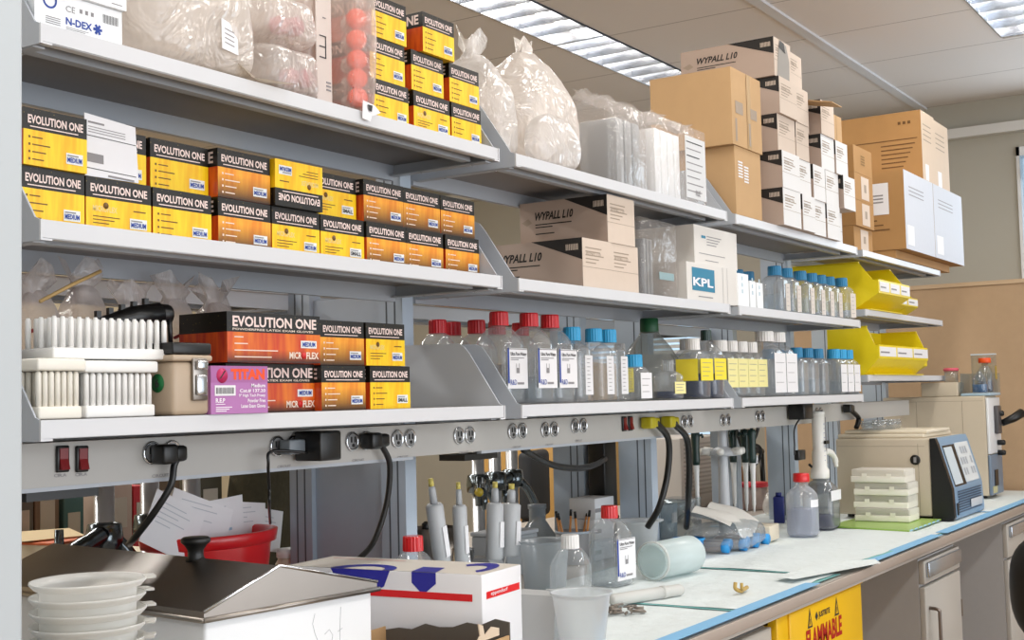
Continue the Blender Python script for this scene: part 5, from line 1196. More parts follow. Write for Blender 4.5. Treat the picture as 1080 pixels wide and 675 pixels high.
# ---------------- red tub full of papers
q = AZ(230, 590, BZ+.13)
t = thing('red_tub', 'red plastic tub stuffed with papers behind the water bath', 'tub', (AY(235, 590, .62).x, .66, BZ_)); L_ = t.location
z1 = AY(240, 567, .52).z-BZ_; rx = .165; 
def oval(mb, prof, m, k=.72, n=40):
    s0 = len(mb.v); mb.lathe(prof, m, n, close=False)
    for i in range(s0, len(mb.v)): x, y, z = mb.v[i]; mb.v[i] = (x, y*k, z)
    return mb
oval(MB(), [(.001, .001), (rx*.78, .001), (rx*.82, .006), (rx*.95, z1-.03)], redp).obj('body', t)
oval(MB(), [(rx*.95, z1-.03), (rx*1.03, z1-.027), (rx*1.06, z1-.002), (rx*1.04, z1), (rx*.98, z1), (rx*.93, z1-.004), (rx*.9, z1-.03)], redp).obj('rim', t)
for k, (u, v, w_, h_, rz, tl) in enumerate(((178, 569, .15, .115, .75, 0), (205, 571, .17, .13, .5, -.1), (232, 571, .16, .125, -.1, .05), (258, 570, .15, .125, .05, .1), (282, 568, .11, .10, .3, .15))):
    y = .60+.025*k; a = AY(u, v, y)
    mb = MB().prism([(-w_/2, -.03), (w_/2, -.03), (w_/2, h_-.03-.012*(k % 2)), (-w_/2, h_-.03)], 'y', -.0007, .0007, paper)
    for j in range(5): mb.patch((-w_*.35, -.0007, h_-.05-j*.011), UX, UZ, w_*(.5, .6, .4, .55, .3)[j], .002, mat('pale grey sheet print', 'c3c6ce', .7), .0003)
    if k == 2: mb.patch((-.02, -.0007, .02), UX, UZ, .06, .006, mat('pale blue writing', '9fbcd6', .7), .0004)
    mb.obj('paper_sheet', None, (a.x, y, a.z+.0), (0, rz*.6, tl), label=f'white paper standing in the red tub, {ORD[k]} from the near side', category='paper', group='papers in the red tub')
# ================================================================== INSTRUMENTS AT THE FAR END
beige = mat('beige instrument enamel', 'c6b9a4', .5, noise_amt=.02); beiged = mat('beige instrument seam', '8d8170', .6); cream2 = mat('cream lid plastic', 'ddd2bd', .45)
bluepan = mat('grey blue front panel', '7f9db8', .4); scrw = mat('screen white', 'dfe8ec', .2); scrn = mat('glossy display', 'cfe0ea', .08)
ix, iy, iw = 3.73, -.20, .47; ih = .302; iz = BZ_+.0072
t = thing('thermal_instrument', 'beige bench instrument with slanted blue-grey front, white display and printed card', 'instrument', (ix, iy, iz))
MB().rbox(0, .0, .012, iw, .36, ih, beige, .008, 3).obj('body', t)
s_ = MB(); s_.patch((0, .045, .02), NY, UZ, .0015, ih-.04, beiged, .0006); s_.patch((0, .35, ih-.03), NY, UZ, .33, .0012, beiged, .0006); s_.obj('panel_seam', t)
MB().lathe([(.019, -.0005), (.019, -.004), (.016, -.006)], black, 24, (0, .055, .222), 'x').box(-.0075, .05, .212, -.006, .06, .232, inkgrey).obj('lock_knob', t)
fr_ = [(-.0005, .0), (-.0005, ih), (-.02, ih), (-.028, ih-.02), (-.075, .115), (-.08, .01), (-.075, .0)]
MB().prism([(a, b) for a, b in fr_], 'x', -.002, .028, black).prism(fr_, 'x', .0282, iw, bluepan).obj('front_bezel', t)
n1 = Vector((0, -.047, -(ih-.02-.115))).normalized(); sd = Vector((0, -.047, -(ih-.02-.115)))
def on_front(x0, x1, f0, f1, m, nm, e=.002):
    A = Vector((0, -.028, ih-.02)); a, b = A+sd*f0, A+sd*f1; nn = Vector((0, -1, 0))*e
    return MB().add([Vector((x0, 0, 0))+b+nn, Vector((x1, 0, 0))+b+nn, Vector((x1, 0, 0))+a+nn, Vector((x0, 0, 0))+a+nn, Vector((x0, 0, 0))+b-nn*.2, Vector((x1, 0, 0))+b-nn*.2, Vector((x1, 0, 0))+a-nn*.2, Vector((x0, 0, 0))+a-nn*.2], [(0, 1, 2, 3), (0, 4, 5, 1), (1, 5, 6, 2), (2, 6, 7, 3), (3, 7, 4, 0)], m).obj(nm, t)
on_front(.05, .225, .06, .97, black, 'display_frame', .0012); on_front(.058, .175, .1, .93, scrn, 'display', .0025)
cd_ = on_front(.23, .435, .04, .93, scrw, 'printed_card', .0025)
A = Vector((0, -.0308, ih-.02))
for k in range(5):
    for j in range(3):
        if (k+j) % 4: 
            pr = MB(); a, b = A+sd*(.14+.24*j), A+sd*(.14+.24*j+.16); x0 = .245+k*.037; pr.add([(x0, b.y-.0002, b.z), (x0+.022, b.y-.0002, b.z), (x0+.022, a.y-.0002, a.z), (x0, a.y-.0002, a.z)], [(0, 1, 2, 3)], mat('card print', '9fa6ae', .6)); pr.obj('printed_block', t)
gv = MB()
for k in range(9): gv.box(.07, -.0825, .022+k*.0095, iw-.05, -.0785, .026+k*.0095, mat('vent slot shadow metal', '46586c', .6))
gv.obj('vent_grille', t)
MB().rbox(.04, -.0835, .015, .062, -.079, .06, black, .002).obj('power_switch', t)
MB().rbox(.24, -.086, .03, .42, -.083, .06, mat('name plate', 'c8ccd0', .4), .002).obj('name_plate', t)
MB().rbox(.03, .03, ih+.0005, iw-.03, .36, ih+.016, cream2, .004).rbox(.05, .02, ih+.0165, iw-.08, .34, ih+.03, cream2, .005).obj('top_lid', t)
for x in (.04, iw-.06):
    for y in (.0, .32): MB().lathe([(.015, 0), (.015, .0125)], blackm, 10, (x, y, -.0005)).obj('foot', t)
dm = film('clear dish', 'eef1f2', .12, 'dfe3e6', .8, .06); dp = None
for k, (x, y) in enumerate(((3.80, .03), (3.905, .02), (4.01, .03))):
    lab = f'clear stacked dish lying on the cream lid of the instrument, {ORD[k]} from the shelving'
    if dp is None:
        dp = MB().lathe([(.001, .001), (.042, .001), (.043, .003), (.043, .03), (.046, .031), (.046, .036), (.001, .037)], dm, 24, close=False).lathe([(.047, .012), (.048, .012), (.048, .028), (.047, .028)], dm, 24, close=False).obj('glass_dish', None, (x, y, iz+ih+.0306), 0, label=lab, category='dish', group='clear dishes on the instrument')
    else: clone(dp, (x, y, iz+ih+.0306), 0, lab)
# tall pump unit
tx, ty, tw = 4.70, -.19, .23; th = .447
t = thing('pump_unit', 'tall beige pump unit with metal front column beside the partition', 'instrument', (tx, ty, BZ_+.0105))
MB().rbox(0, .0, .01, tw, .45, th, beige, .006, 3).obj('body', t)
s_ = MB()
for yy in (.10, .30): s_.patch((0, yy, .01), NY, UZ, .0015, th-.03, beiged, .0006)
s_.patch((0, .44, th-.022), NY, UZ, .43, .0012, beiged, .0006); s_.obj('panel_seam', t)
MB().rbox(.0, -.012, .012, tw, -.0005, th*.42, mat('grey lower front', '6e7e90', .4), .003).obj('lower_front', t)
MB().rbox(.0, -.012, th*.43, tw, -.0005, th*.98, mat('white upper front', 'e2e4e6', .35), .003).obj('upper_front', t)
MB().box(.06, -.016, .05, .12, -.0125, .12, black).obj('dark_panel', t); MB().box(.02, -.014, .02, .1, -.0125, .05, mat('yellowed label', 'b9b48a', .6)).obj('paper_label', t)
MB().rbox(.1, -.03, th*.62, .17, -.0125, th*.9, mat('dark grey pump head', '4c4a4c', .4), .004).obj('pump_head', t)
for k, z in enumerate((.43, .53, .82)): MB().lathe([(.012, -.0125), (.012, -.04), (.008, -.045)], black, 14, (.15, 0, th*z), 'y').obj('knob', t)
MB().tube([(.17, -.03, th*.72), (.2, -.075, th*.77), (.235, -.105, th*.82)], [.014, .019, .021], black, 14).obj('handle', t)
for x in (.03, tw-.03):
    for y in (.03, .42): MB().lathe([(.014, 0), (.014, .0105)], blackm, 10, (x, y, -.0005)).obj('foot', t)
Zt = BZ_+.0105+th
t = thing('reagent_tray', 'clear raised tray with rim for reagent bottles on top of the pump unit', 'tray', (tx+.01, ty+.0, Zt+.0006)); 
MB().rbox(0, -.02, 0, .21, .105, .012, mat('pale blue tray', 'a9c4d6', .3), .003).obj('base', t)
acr = film('clear acrylic', 'eef3f5', .08, 'e2eaee', .8, .05)
MB().box(.205, -.02, .0125, .2085, .105, .1, acr).box(.0, .1, .0125, .205, .105, .1, acr).obj('rim', t)
gl2 = film('clear lab glass', 'eef2f3', .08, 'dfe6ea', .8, .05)
for k, (x, y, liq, cp_, nm, hh, r) in enumerate(((.036, .03, ('4aa4dc', '2f8fd0'), None, 'light blue liquid', .1, .033), (.108, .022, ('123f74', '0d3566'), 'e8531a', 'dark blue liquid and an orange cap', .14, .036))):
    o = thing('reagent_bottle', f'glass bottle with {nm} on the pump unit tray', 'bottle', (tx+.015+x, ty+y, Zt+.0132), 0, 'bottles of blue liquid on the pump unit')
    MB().lathe([(r*.95, .001), (r, .006), (r, hh*.62), (r*.6, hh*.8), (.014, hh*.85), (.014, hh*.95)], gl2, 20).obj('body', o)
    MB().lathe([(r*.92, .004), (r*.95, .008), (r*.95, hh*.38)], film(nm, liq[0], .5, liq[1], .4, .05), 18).obj('liquid', o)
    if cp_: MB().lathe([(.026, hh*.951), (.027, hh*.96), (.027, hh*1.1), (.025, hh*1.11)], mat('orange bottle cap', cp_, .4), 20).obj('cap', o)
t = thing('clear_box', 'clear box with gold label standing on the pump unit behind the bottles', 'box', (tx+.165, ty-.01, Zt+.0133))
MB().box(0, 0, 0, .045, .1, .17, acr).box(-.001, -.001, .1702, .046, .101, .176, mat('clear box lid edge', 'd5e2ea', .2)).obj('body', t)
MB().box(.01, -.0025, .06, .035, -.001, .12, mat('gold label', 'b59a3c', .5)).obj('paper_label', t)
MB().rbox(0, 0, 0, .12, .16, .062, beige, .004).obj('small_carton', None, (tx-.0, ty+.115, Zt+.001), 0, label='small beige box on the pump unit next to the yellow bins', category='box')
o = thing('pink_lid_vial', 'small clear vial with pink lid on the pump unit', 'vial', (tx+.05, ty+.152, Zt+.0635))
MB().lathe([(.03, 0), (.03, .05)], gl2, 18).obj('body', o); MB().lathe([(.033, .0505), (.034, .06), (.03, .064)], mat('pink lid', 'd8586a', .4), 18).obj('lid', o)
# ------------- tip boxes and tray
tipb = mat('cream tip box plastic', 'f2ede2', .45); tipl = film('milky tip box', 'fbf9f4', .7, 'f6f2ea', .25, .25)
tq = None
bx, by = AZ(911, 550, .92).x, .0
for k in range(4):
    z = BZ_+.0155+k*.0475; lab = f'cream pipette-tip box in the stack before the beige instrument, {["bottom one", "second up", "third up", "topmost"][k]}'
    loc = (3.53+.012*(k == 1)-.01*(k == 3), -.17+.006*(k % 2), z)
    if tq is None:
        tq = thing('tip_box', lab, 'box', loc, 0, 'stack of cream tip boxes'); 
        MB().rbox(0, 0, 0, .13, .20, .022, tipb, .002).obj('base', tq)
        ld_ = MB().rbox(.003, .003, .0222, .127, .197, .047, tipl, .003)
        ld_.obj('lid', tq)
        rb_ = MB()
        for j in range(9): rb_.box(.006+j*.0138, -.0015, .003, .006+j*.0138+.006, -.0003, .044, tipb)
        for yy in (.05, .14): MB().box(-.003, yy, .018, -.0003, yy+.018, .032, tipb).obj('clasp', tq)
        rb_.obj('ribs', tq)
    else: clone(tq, loc, 0, lab)
green = mat('green translucent tray', '9cbf5c', .3, noise_amt=.1); 
t = thing('green_tray', 'flat green tray with pale blue edge under the tip boxes', 'tray', (3.29, -.235, BZ_+.0085), .0)
MB().prism([(0, 0), (.42, .0), (.42, .30), (.05, .30)], 'z', 0, .0055, green).obj('sheet', t)
for k in range(7): MB().box(.01+k*.057, -.0015, 0, .045+k*.057, -.0003, .0055, mat('tray pale edge', '9cc8e0', .4)).obj('edge_strip', t)
# ------------- small things round the carousel
rl = mat('red lid', 'd33340', .4); jarm = film('jar plastic', 'f0e6e4', .45, 'e6dad8', .4, .2); jp = None
for k, (u, y) in enumerate(((768, .70), (796, .62))):
    x = AY(u, 540, y).x; lab = f'clear jar with red lid behind the pipette carousel, {["nearer the black cord", "nearer the dispenser bottle"][k]}'
    if jp is None:
        jp = thing('jar', lab, 'jar', (x, y, BZ_), 0, 'red-lid jars behind the carousel'); MB().lathe([(.055, .001), (.058, .006), (.058, .095)], jarm, 24).obj('body', jp); MB().lathe([(.06, .0955), (.062, .098), (.062, .113), (.058, .115)], rl, 24).obj('lid', jp)
    else: clone(jp, (x, y, BZ_), 0, lab)
pbl = film('pale blue bin plastic', 'd6e4ee', .75, 'bfd2e0', .35, .3)
q = AY(707, 580, .43)
t = thing('plastic_bin', 'pale blue translucent bin with small label between the hanging cords', 'bin', (q.x-.07, .43, BZ_))
MB().prism([(.005, 0), (.125, 0), (.135, .125), (-.005, .125)], 'y', 0, .003, pbl).prism([(.005, 0), (.125, 0), (.135, .125), (-.005, .125)], 'y', .127, .13, pbl).box(-.005, .003, .0, .003, .127, .125, pbl).box(.128, .003, 0, .135, .127, .125, pbl).box(.003, .003, 0, .128, .127, .003, pbl).obj('body', t)
MB().box(.085, -.003, .06, .125, -.001, .095, labelw).obj('paper_label', t)
t = thing('acrylic_box', 'clear acrylic box with pale label beside the pipette carousel', 'box', (AY(727, 575, .29).x, .29, BZ_+.004))
MB().box(0, 0, 0, .1, .1, .15, acr).box(-.002, -.002, .1502, .102, .102, .153, acr).obj('body', t); MB().box(.055, -.003, .08, .095, -.001, .12, paper).obj('paper_label', t)
lv_ = mat('grey louvred cabinet', 'c4beb8', .55); q = AY(718, 560, .72)
t = thing('louvred_box', 'grey-beige louvred box at the back of the bench behind the pipettes', 'instrument', (3.81, .86, BZ_))
b = MB().rbox(0, 0, 0, .42, .3, .31, lv_, .006)
for k in range(13): b.box(.03, -.003, .06+k*.018, .36, -.0002, .068+k*.018, mat('louvre edge', 'a8a29b', .6))
b.obj('body', t)
o = bag('clear crinkled bag lying behind the red-capped round bottle', (AY(815, 545, .42).x+.1, .43, BZ_+.006), .2, .15, .1, .09, 81, bagthin, None, .3, .015)
q = AY(811, 574, .08)
mb = MB().rbox(0, 0, 0, .11, .1, .05, cream2, .003); mb.obj('small_carton', None, (q.x+.0, .075, BZ_+.0125), .1, label='small cream box between the tube bag and the red-capped round bottle', category='box')
navy = mat('navy blue plastic', '1c2a74', .4); q = AY(825, 555, .3)
MB().rbox(-.022, -.02, 0, .022, .02, .1, navy, .004).lathe([(.012, .1005), (.012, .115)], navy, 12).obj('navy_canister', None, (q.x, .31, BZ_+.0005), .3, label='navy blue canister beside the red-capped round bottle', category='container')
t = thing('power_strip', 'white power strip with navy switches behind the tip boxes', 'power strip', (3.45, .17, BZ_+.0075), .1)
MB().rbox(0, 0, 0, .2, .05, .035, white, .004).obj('body', t)
for x in (.05, .11): MB().rbox(x, -.003, .008, x+.03, -.0005, .028, navy, .001).obj('switch', t)
# glass dish with brown filter between cords
t = thing('glass_bowl', 'shallow glass bowl on the far side of the bench seen between the cords', 'bowl', (AY(702, 530, .75).x, .75, BZ_+.001))
MB().lathe([(.05, 0), (.09, .03), (.12, .08), (.118, .08), (.086, .032), (.001, .006)], film('bowl glass', 'e8eff2', .25, 'd5e0e6', .7, .05), 28, close=False).obj('body', t)
MB().lathe([(.06, .02), (.085, .035), (.08, .04)], mat('tan contents', 'b08a5e', .7), 24).obj('contents', t)
# ------------- white box stack and black power box at the second upright
t = thing('power_box', 'black upright power box with bracket hanging behind the rail near the second upright', 'power box', (AY(645, 490, .44).x, .44, BZ_+.14)); tz = .0
hz = AY(645, 462, .44).z-BZ_-.14
MB().rbox(-.045, 0, .0, .035, .06, hz+.03, black, .004).obj('body', t); MB().tube([(-.03, .0, .01), (-.06, -.01, .01), (-.06, -.01, -.02), (.01, -.01, -.02), (.01, .01, -.14)], .006, black, 8).obj('bracket', t)
for k in range(3):
    y = .405; x = AY(636, 520, y).x
    MB().rbox(-.06, 0, 0, .06, .09, .062, mat('grey white carton', 'd5d6d8', .6), .002).patch((-.06, 0, .02), UX, UZ, .04, .012, inkgrey).obj('small_carton', None, (x+.004*k, y, BZ_+.0005+.0626*k), 0, label=f'grey-white small box in the stack by the second upright, {["bottom one", "middle one", "top one"][k]}', category='box', group='grey-white boxes by the second upright')
# grey squat flask and grey boxes behind the pipettors
t = thing('squat_flask', 'grey conical plastic flask at the back beside the pipettors', 'flask', (AY(567, 555, .62).x, .62, BZ_))
MB().lathe([(.085, .001), (.09, .008), (.088, .02), (.03, .11), (.026, .115), (.026, .15), (.029, .152), (.029, .165)], film('grey flask', 'cfd6dc', .5, 'aab4bc', .4, .2), 28).obj('body', t)
t = thing('grey_box', 'grey blank box behind the pipettors at the middle of the bench', 'box', (AY(548, 585, .42).x, .46, BZ_))
MB().rbox(0, 0, 0, .16, .12, .11, mat('grey box plastic', '9aa0a6', .5), .004).obj('body', t); MB().rbox(-.003, -.003, .1105, .163, .123, .122, mat('grey box lid', 'adb2b8', .5), .003).obj('lid', t)
MB().tube(catmull([(0, 0, .02), (.02, -.01, .08), (.015, -.01, .14), (-.01, 0, .17)], 6), .002, white, 6).obj('white_tube', None, (AY(545, 575, .3).x, .36, BZ_+.0), 0, label='thin white tube curving beside the pale pipettors', category='tube')
# ------------- chrome service columns with dark valve clamps at the back
dchr = mat('dark chrome', '6e767a', .2, 1)
def column(label, x, y, arms=True, r=.021, top=.37):
    t = thing('service_column', label, 'service column', (x, y, BZ_), 0, 'chrome service columns at the back of the bench')
    MB().lathe([(.035, 0), (.035, .01), (r, .016), (r, top)], mat('bright column metal', 'e2e4e6', .28, .75), 20).obj('pole', t)
    zc = .22
    c = MB().lathe([(r+.001, zc-.03), (r+.016, zc-.024), (r+.018, zc), (r+.014, zc+.03), (r+.001, zc+.035)], dchr, 16)
    c.obj('collar', t)
    if arms:
        a = MB().tube(catmull([(-.02, -.015, zc+.01), (-.07, -.03, zc-.005), (-.12, -.045, zc-.02), (-.15, -.05, zc-.022)], 5), [.02]*6+[.022]*6+[.013]*4, dchr, 12); a.obj('valve_arm', t)
        h = MB().tube([(-.152, -.05, zc+.035), (-.152, -.05, zc-.055)], [.009, .012], dchr, 10); h.obj('handle', t)
        MB().lathe([(.001, -.012), (.012, -.008), (.014, 0), (.012, .008), (.001, .012)], mat('yellow valve button', 'b8a02a', .4), 14, (-.168, -.055, zc-.012), 'x').obj('button', t)
        MB().tube(catmull([(.02, -.01, zc), (.045, -.03, zc-.04), (.065, -.05, zc-.1), (.085, -.06, zc-.13)], 5), .014, dchr, 10).obj('outlet_arm', t)
        MB().tube([(-.05, -.03, zc-.02), (-.06, -.04, zc-.075)], [.016, .01], dchr, 10).obj('nozzle', t)
    return t
def XA(u, v, y): return AY(u, v, y).x
c1 = column('chrome service column with black valve and yellow button next to the white column', XA(110, 520, .72), .72)
c2 = column('chrome service column behind the black looped cord, second from the white column', XA(158, 520, .80), .80, False)
clone(c2, (XA(202, 515, .84), .84, BZ_), 0, 'chrome service column behind the papers in the red tub')
for k, u in enumerate((504, 522, 540)):
    if k == 0: clone(c1, (XA(u, 495, .86), .86, BZ_), .3, 'chrome service column with valve over the pale pipettors, next to the slotted upright')
    else: clone(c1 if k == 2 else c2, (XA(u, 495, .86+.02*k), .86+.02*k, BZ_), -.4 if k == 2 else 0, f'chrome service column over the pale pipettors, {["", "middle of three", "third from the slotted upright"][k]}')
# ------------- books and bits on the far side of the bench
def book(label, x, y, z, w, d, h, m, rot=0, pages=None, cat='book', name='book'):
    t = thing(name, label, cat, (x, y, z), rot, 'books and papers on the far side of the bench')
    MB().rbox(-w/2, 0, 0, w/2, d, h*.12, m, .001).rbox(-w/2, 0, h*.88, w/2, d, h, m, .001).box(-w/2, d-.004, h*.12, w/2, d, h*.88, m).obj('cover', t)
    MB().box(-w/2+.004, .004, h*.121, w/2-.004, d-.005, h*.879, mat('book pages', 'd9cdb4', .8)).obj('pages', t); return t
zb = BZ_
for lab, w_, h_, m_, dx, rt in (('thick tan ledger at the bottom of the stack seen under the rail', .34, .07, mat('tan cover', 'b9a27a', .7), 0, 0), ('cream folder with orange edge in the stack seen under the rail', .33, .05, mat('cream cover', 'd8c9a6', .7), .02, .05), ('flat cream book second from the top of the stack', .3, .035, mat('pale cream cover', 'dccfb2', .7), .03, -.05), ('small orange-edged pad topmost on the book stack', .15, .045, mat('orange pad cover', 'd0683a', .6), -.06, .2)):
    book(lab, XA(75, 560, 1.0)+dx, .90, zb, w_, .22, h_, m_, rt); zb += h_+.001
MB().prism([(-.09, -.05), (.08, -.07), (.12, .04), (-.04, .08)], 'z', 0, .002, mat('kraft envelope', 'd3bd93', .8)).obj('envelope', None, (XA(62, 535, .92), 1.0, zb+.006), (.08, 0, 0), label='tan envelope lying across the orange-edged pad', category='paper')
book('blue book lying flat at the near end of the far side', XA(40, 585, .8), .72, BZ_, .14, .16, .1, mat('blue cover', '2f6d96', .5), .05)
for k, (u, w_, h_, c_, nm) in enumerate(((24, .06, .30, '5a5248', 'dark olive binder'), (42, .07, .33, '6e5640', 'brown box file'), (78, .06, .28, '3f5f5c', 'teal binder'), (125, .09, .31, 'b09a8c', 'pinkish box file'), (141, .045, .29, 'b3202a', 'red binder'), (178, .08, .32, '5e4a34', 'brown binder'), (222, .09, .31, '46402e', 'olive box file'))):
    y = 1.165; x = max(XA(u, 540, y), (bx_ if k else 0)+w_/2+.004); bx_ = x+w_/2
    t = thing('binder', f'{nm} standing at the far edge of the bench, {ORD[k]} from the white column', 'binder', (x, y, BZ_+.0005), 0, 'binders along the far bench edge')
    MB().rbox(-w_/2, 0, 0, w_/2, .1, h_, mat(nm+' cover', c_, .6, noise_amt=.08), .003).obj('cover', t); MB().box(-w_*.3, -.0015, h_*.6, w_*.3, -.0003, h_*.85, mat('faded label', 'b9b0a2', .7)).obj('spine_label', t); MB().lathe([(.008, -.002), (.008, -.0004)], chrome, 12, (0, 0, h_*.2), 'y').obj('finger_ring', t)
# hanging dark coat, white jar, cream box
cm = mat('olive dark cloth', '3d3826', .95, noise_amt=.35, nscale=30, bump=.4, bscale=60)
vs, fs = pillow(.26, .1, .46, 91, .02, 30, 20, 3)
MB().add(vs, fs, cm, True).obj('folded_coat', None, (XA(285, 540, 1.12)+.0, 1.14, BZ_+.001), .1, label='dark olive bundle of cloth behind the papers at the far bench edge', category='cloth')
t = thing('white_jar', 'white plastic jar beside the red tub next to the grey infill panel', 'jar', (XA(306, 575, .66), .66, BZ_))
MB().lathe([(.035, 0), (.036, .11), (.03, .12), (.03, .125)], cream2, 20).obj('body', t); MB().lathe([(.033, .1255), (.033, .145)], white, 20).obj('lid', t)
MB().rbox(0, 0, 0, .13, .1, .05, mat('blue box plastic', '2a6496', .5), .003).obj('small_carton', None, (XA(288, 596, .42), .42, BZ_), 0, label='low blue box between the red tub and the grey infill panel', category='box')
# things on far-side shelves, seen through the gaps
for k, (u, v, y, zb, w_, h_, c_, nm) in enumerate(((515, 250, .70, 1.6690, .14, .15, 'a07838', 'brown carton'), (525, 268, .68, 1.6690, .12, .08, '8d9198', 'grey box'), (447, 345, .72, 1.3925, .2, .1, 'd6c59c', 'cream stack of blocks'), (590, 370, .7, 1.3925, .2, .12, '6a5440', 'dark brown carton'), (240, 320, .72, 1.3925, .26, .15, '6a4c2c', 'brown carton'), (90, 320, .74, 1.3925, .2, .12, '4a4038', 'dark carton'))):
    x = XA(u, v, y)+(.15 if k == 1 else 0); lo, hi = ((.0, 1.153) if x < 1.19 else (1.219, 2.372)); x = min(max(x, lo+w_/2+.012), hi-w_/2-.012); mb = MB().rbox(-w_/2, 0, 0, w_/2, .16, h_, mat('far shelf '+nm, c_, .8, noise_amt=.06), .002); mb.patch((-w_*.3, 0, h_*.3), UX, UZ, w_*.4, h_*.3, mat('faded label', 'b9b0a2', .7), .0006)
    if 'blocks' in nm: mb.patch((-w_/2, 0, h_*.48), UX, UZ, w_, .006, blk, .0008)
    mb.obj('far_side_box', None, (x, y, zb+.0012), 0, label=f'{nm} on a far-side shelf seen through the shelving, {ORD[k]} of these', category='box', group='boxes on the far-side shelves')
# far room: tan cabinet, dark chair
t = thing('tan_cupboard', 'tan wooden cupboard in the far room seen under the rail', 'cupboard', (AY(596, 500, 2.0).x, 2.0, 0), .1)
MB().rbox(0, 0, 0, 1.0, .5, 1.6, mat('tan wood', 'c99f5c', .5, noise_amt=.08, nscale=6), .01).obj('body', t)
for x in (.01, .505): 
    d_ = MB().rbox(x, -.02, .1, x+.485, -.0005, 1.55, MATS['tan wood'], .004).obj('door', t); MB().tube([(x+.05, -.021, .9), (x+.05, -.05, .9), (x+.05, -.05, .78), (x+.05, -.021, .78)], .005, brushed, 6).obj('handle', d_)
q = AY(574, 520, 1.9)
t = thing('desk_chair', 'dark chair back beyond the bench seen under the rail', 'chair', (q.x, 1.95, 0), .3)
MB().rbox(-.2, -.03, .8, .2, .04, 1.14, mat('charcoal upholstery', '33363a', .8), .03, 4).obj('backrest', t); MB().rbox(-.22, -.5, .44, .22, -.05, .52, MATS['charcoal upholstery'], .03, 4).obj('seat', t)
MB().tube([(0, .045, .9), (0, .08, .6), (0, -.1, .43)], .02, black, 8).obj('back_stem', t); MB().lathe([(.025, .05), (.025, .438)], black, 12, (0, -.27, 0)).obj('column', t)
for k in range(5):
    a = 2*PI*k/5; MB().tube([(0, -.27, .1), (.26*math.cos(a), -.27+.26*math.sin(a), .06)], .018, black, 8).obj('leg', t); MB().lathe([(.03, -.012), (.03, .012)], blackm, 14, (.26*math.cos(a), -.27+.26*math.sin(a), .031), 'x').obj('caster', t)
# near black lab chair at the aisle edge
q = AY(1118, 628, -.78)
chb = mat('black vinyl', '070708', .45)
t = thing('lab_chair', 'black lab chair whose rounded backrest shows at the aisle side', 'chair', (q.x, -.78, 0), .9)
vs, fs = pillow(.40, .09, .335, 0, 0, 32, 20, 2.6); MB().add([(v[0], v[1], v[2]+q.z-.165) for v in vs], fs, chb, True).obj('backrest', t)
vs, fs = pillow(.44, .42, .09, 0, 0, 32, 14, 3.2); MB().add([(v[0], v[1]-.26, v[2]+.5) for v in vs], fs, chb, True).obj('seat', t)
MB().tube([(0, .03, q.z-.02), (0, .06, q.z-.14), (0, .02, .52), (0, -.2, .49)], .016, black, 8).obj('back_stem', t); MB().lathe([(.03, .06), (.03, .3), (.02, .3), (.02, .505)], black, 14, (0, -.26, 0)).obj('column', t)
for k in range(5):
    a = 2*PI*k/5; MB().tube([(0, -.26, .11), (.28*math.cos(a), -.26+.28*math.sin(a), .065)], .02, black, 8).obj('leg', t); MB().lathe([(.03, -.012), (.03, .012)], blackm, 14, (.28*math.cos(a), -.26+.28*math.sin(a), .031), 'x').obj('caster', t)
# ================================================================== PLUGS AND CORDS
def R_z(u, v): return AY(u, v, RY)
def cord(label, u, v, pts, r=.0065, plug=black, sideways=1, k=7, ln=.05):
    """plug at the rail with its cord running through the given points"""
    q = R_z(u, v); t = thing('hanging_cable', label, 'cord', (q.x, RY-.0062, q.z), 0, 'cords plugged into the service rail')
    MB().rbox(-.016, -.034, -.016, .016, -.0005, .016, plug, .005, 2).rbox(.0, -.03, -.013, ln, -.005, .013, plug, .006, 2).obj('plug', t)
    P = [Vector((ln*.9, -.018, 0))]+[Vector(p)-Vector((q.x, RY-.0062, q.z)) for p in pts]
    MB().tube(catmull(P, k), r, black, 8).obj('cable', t); return t
a = lambda u, v, y: AY(u, v, y)
cord('black looped cord plugged in next to the white column, running down behind the water bath', 163, 479, [a(184, 490, .11), a(180, 512, .11), a(163, 540, .13), a(143, 566, .17), a(136, 574, .2)], .006, black, 1, 8, .04)
cord('black cord hanging in a long loop before the grey infill panel', 382, 465, [a(403, 470, .11), a(411, 490, .11), a(408, 530, .12), a(395, 570, .14), a(380, 588, .17), a(368, 596, .19)], .006, black, 1, 8, .045)
q = R_z(312, 471)
t = thing('hanging_adapter', 'square black power adapter plugged into the rail with a thin hanging wire', 'adapter', (q.x, RY-.0062, q.z))
MB().rbox(-.012, -.065, -.026, .046, -.0005, .028, black, .004).obj('body', t)
MB().rbox(-.055, -.03, -.012, -.0125, -.004, .014, mat('grey adapter prongs', '7f868c', .4), .003).obj('side_plug', t)
MB().tube(catmull([Vector((-.02, -.04, -.01))]+[Vector(a(*p))-t.location for p in ((287, 476, .1), (283, 490, .1), (284, 515, .12), (284, 535, .14), (285, 552, .4))], 8), .003, black, 6).obj('cable', t)
yp = mat('yellow plug rubber', 'b9ac12', .45)
cord('yellow-plugged black cord nearer the red switches, curving down to the bench', 676, 446, [a(693, 447, .1), a(705, 464, .1), a(704, 500, .11), a(695, 535, .13), a(683, 556, .17)], .0095, yp, 1, 8, .05)
cord('yellow-plugged black cord farther from the red switches, hanging straight down', 697, 445, [a(712, 448, .1), a(724, 462, .1), a(727, 490, .11), a(726, 530, .13), a(724, 556, .2)], .0095, yp, 1, 8, .05)
q = R_z(834, 434)
t = thing('hanging_adapter', 'black power adapter on the rail above the dispenser bottle with a dangling wire', 'adapter', (q.x, RY-.0062, q.z))
MB().rbox(-.045, -.06, -.028, .045, -.0005, .028, black, .004).obj('body', t)
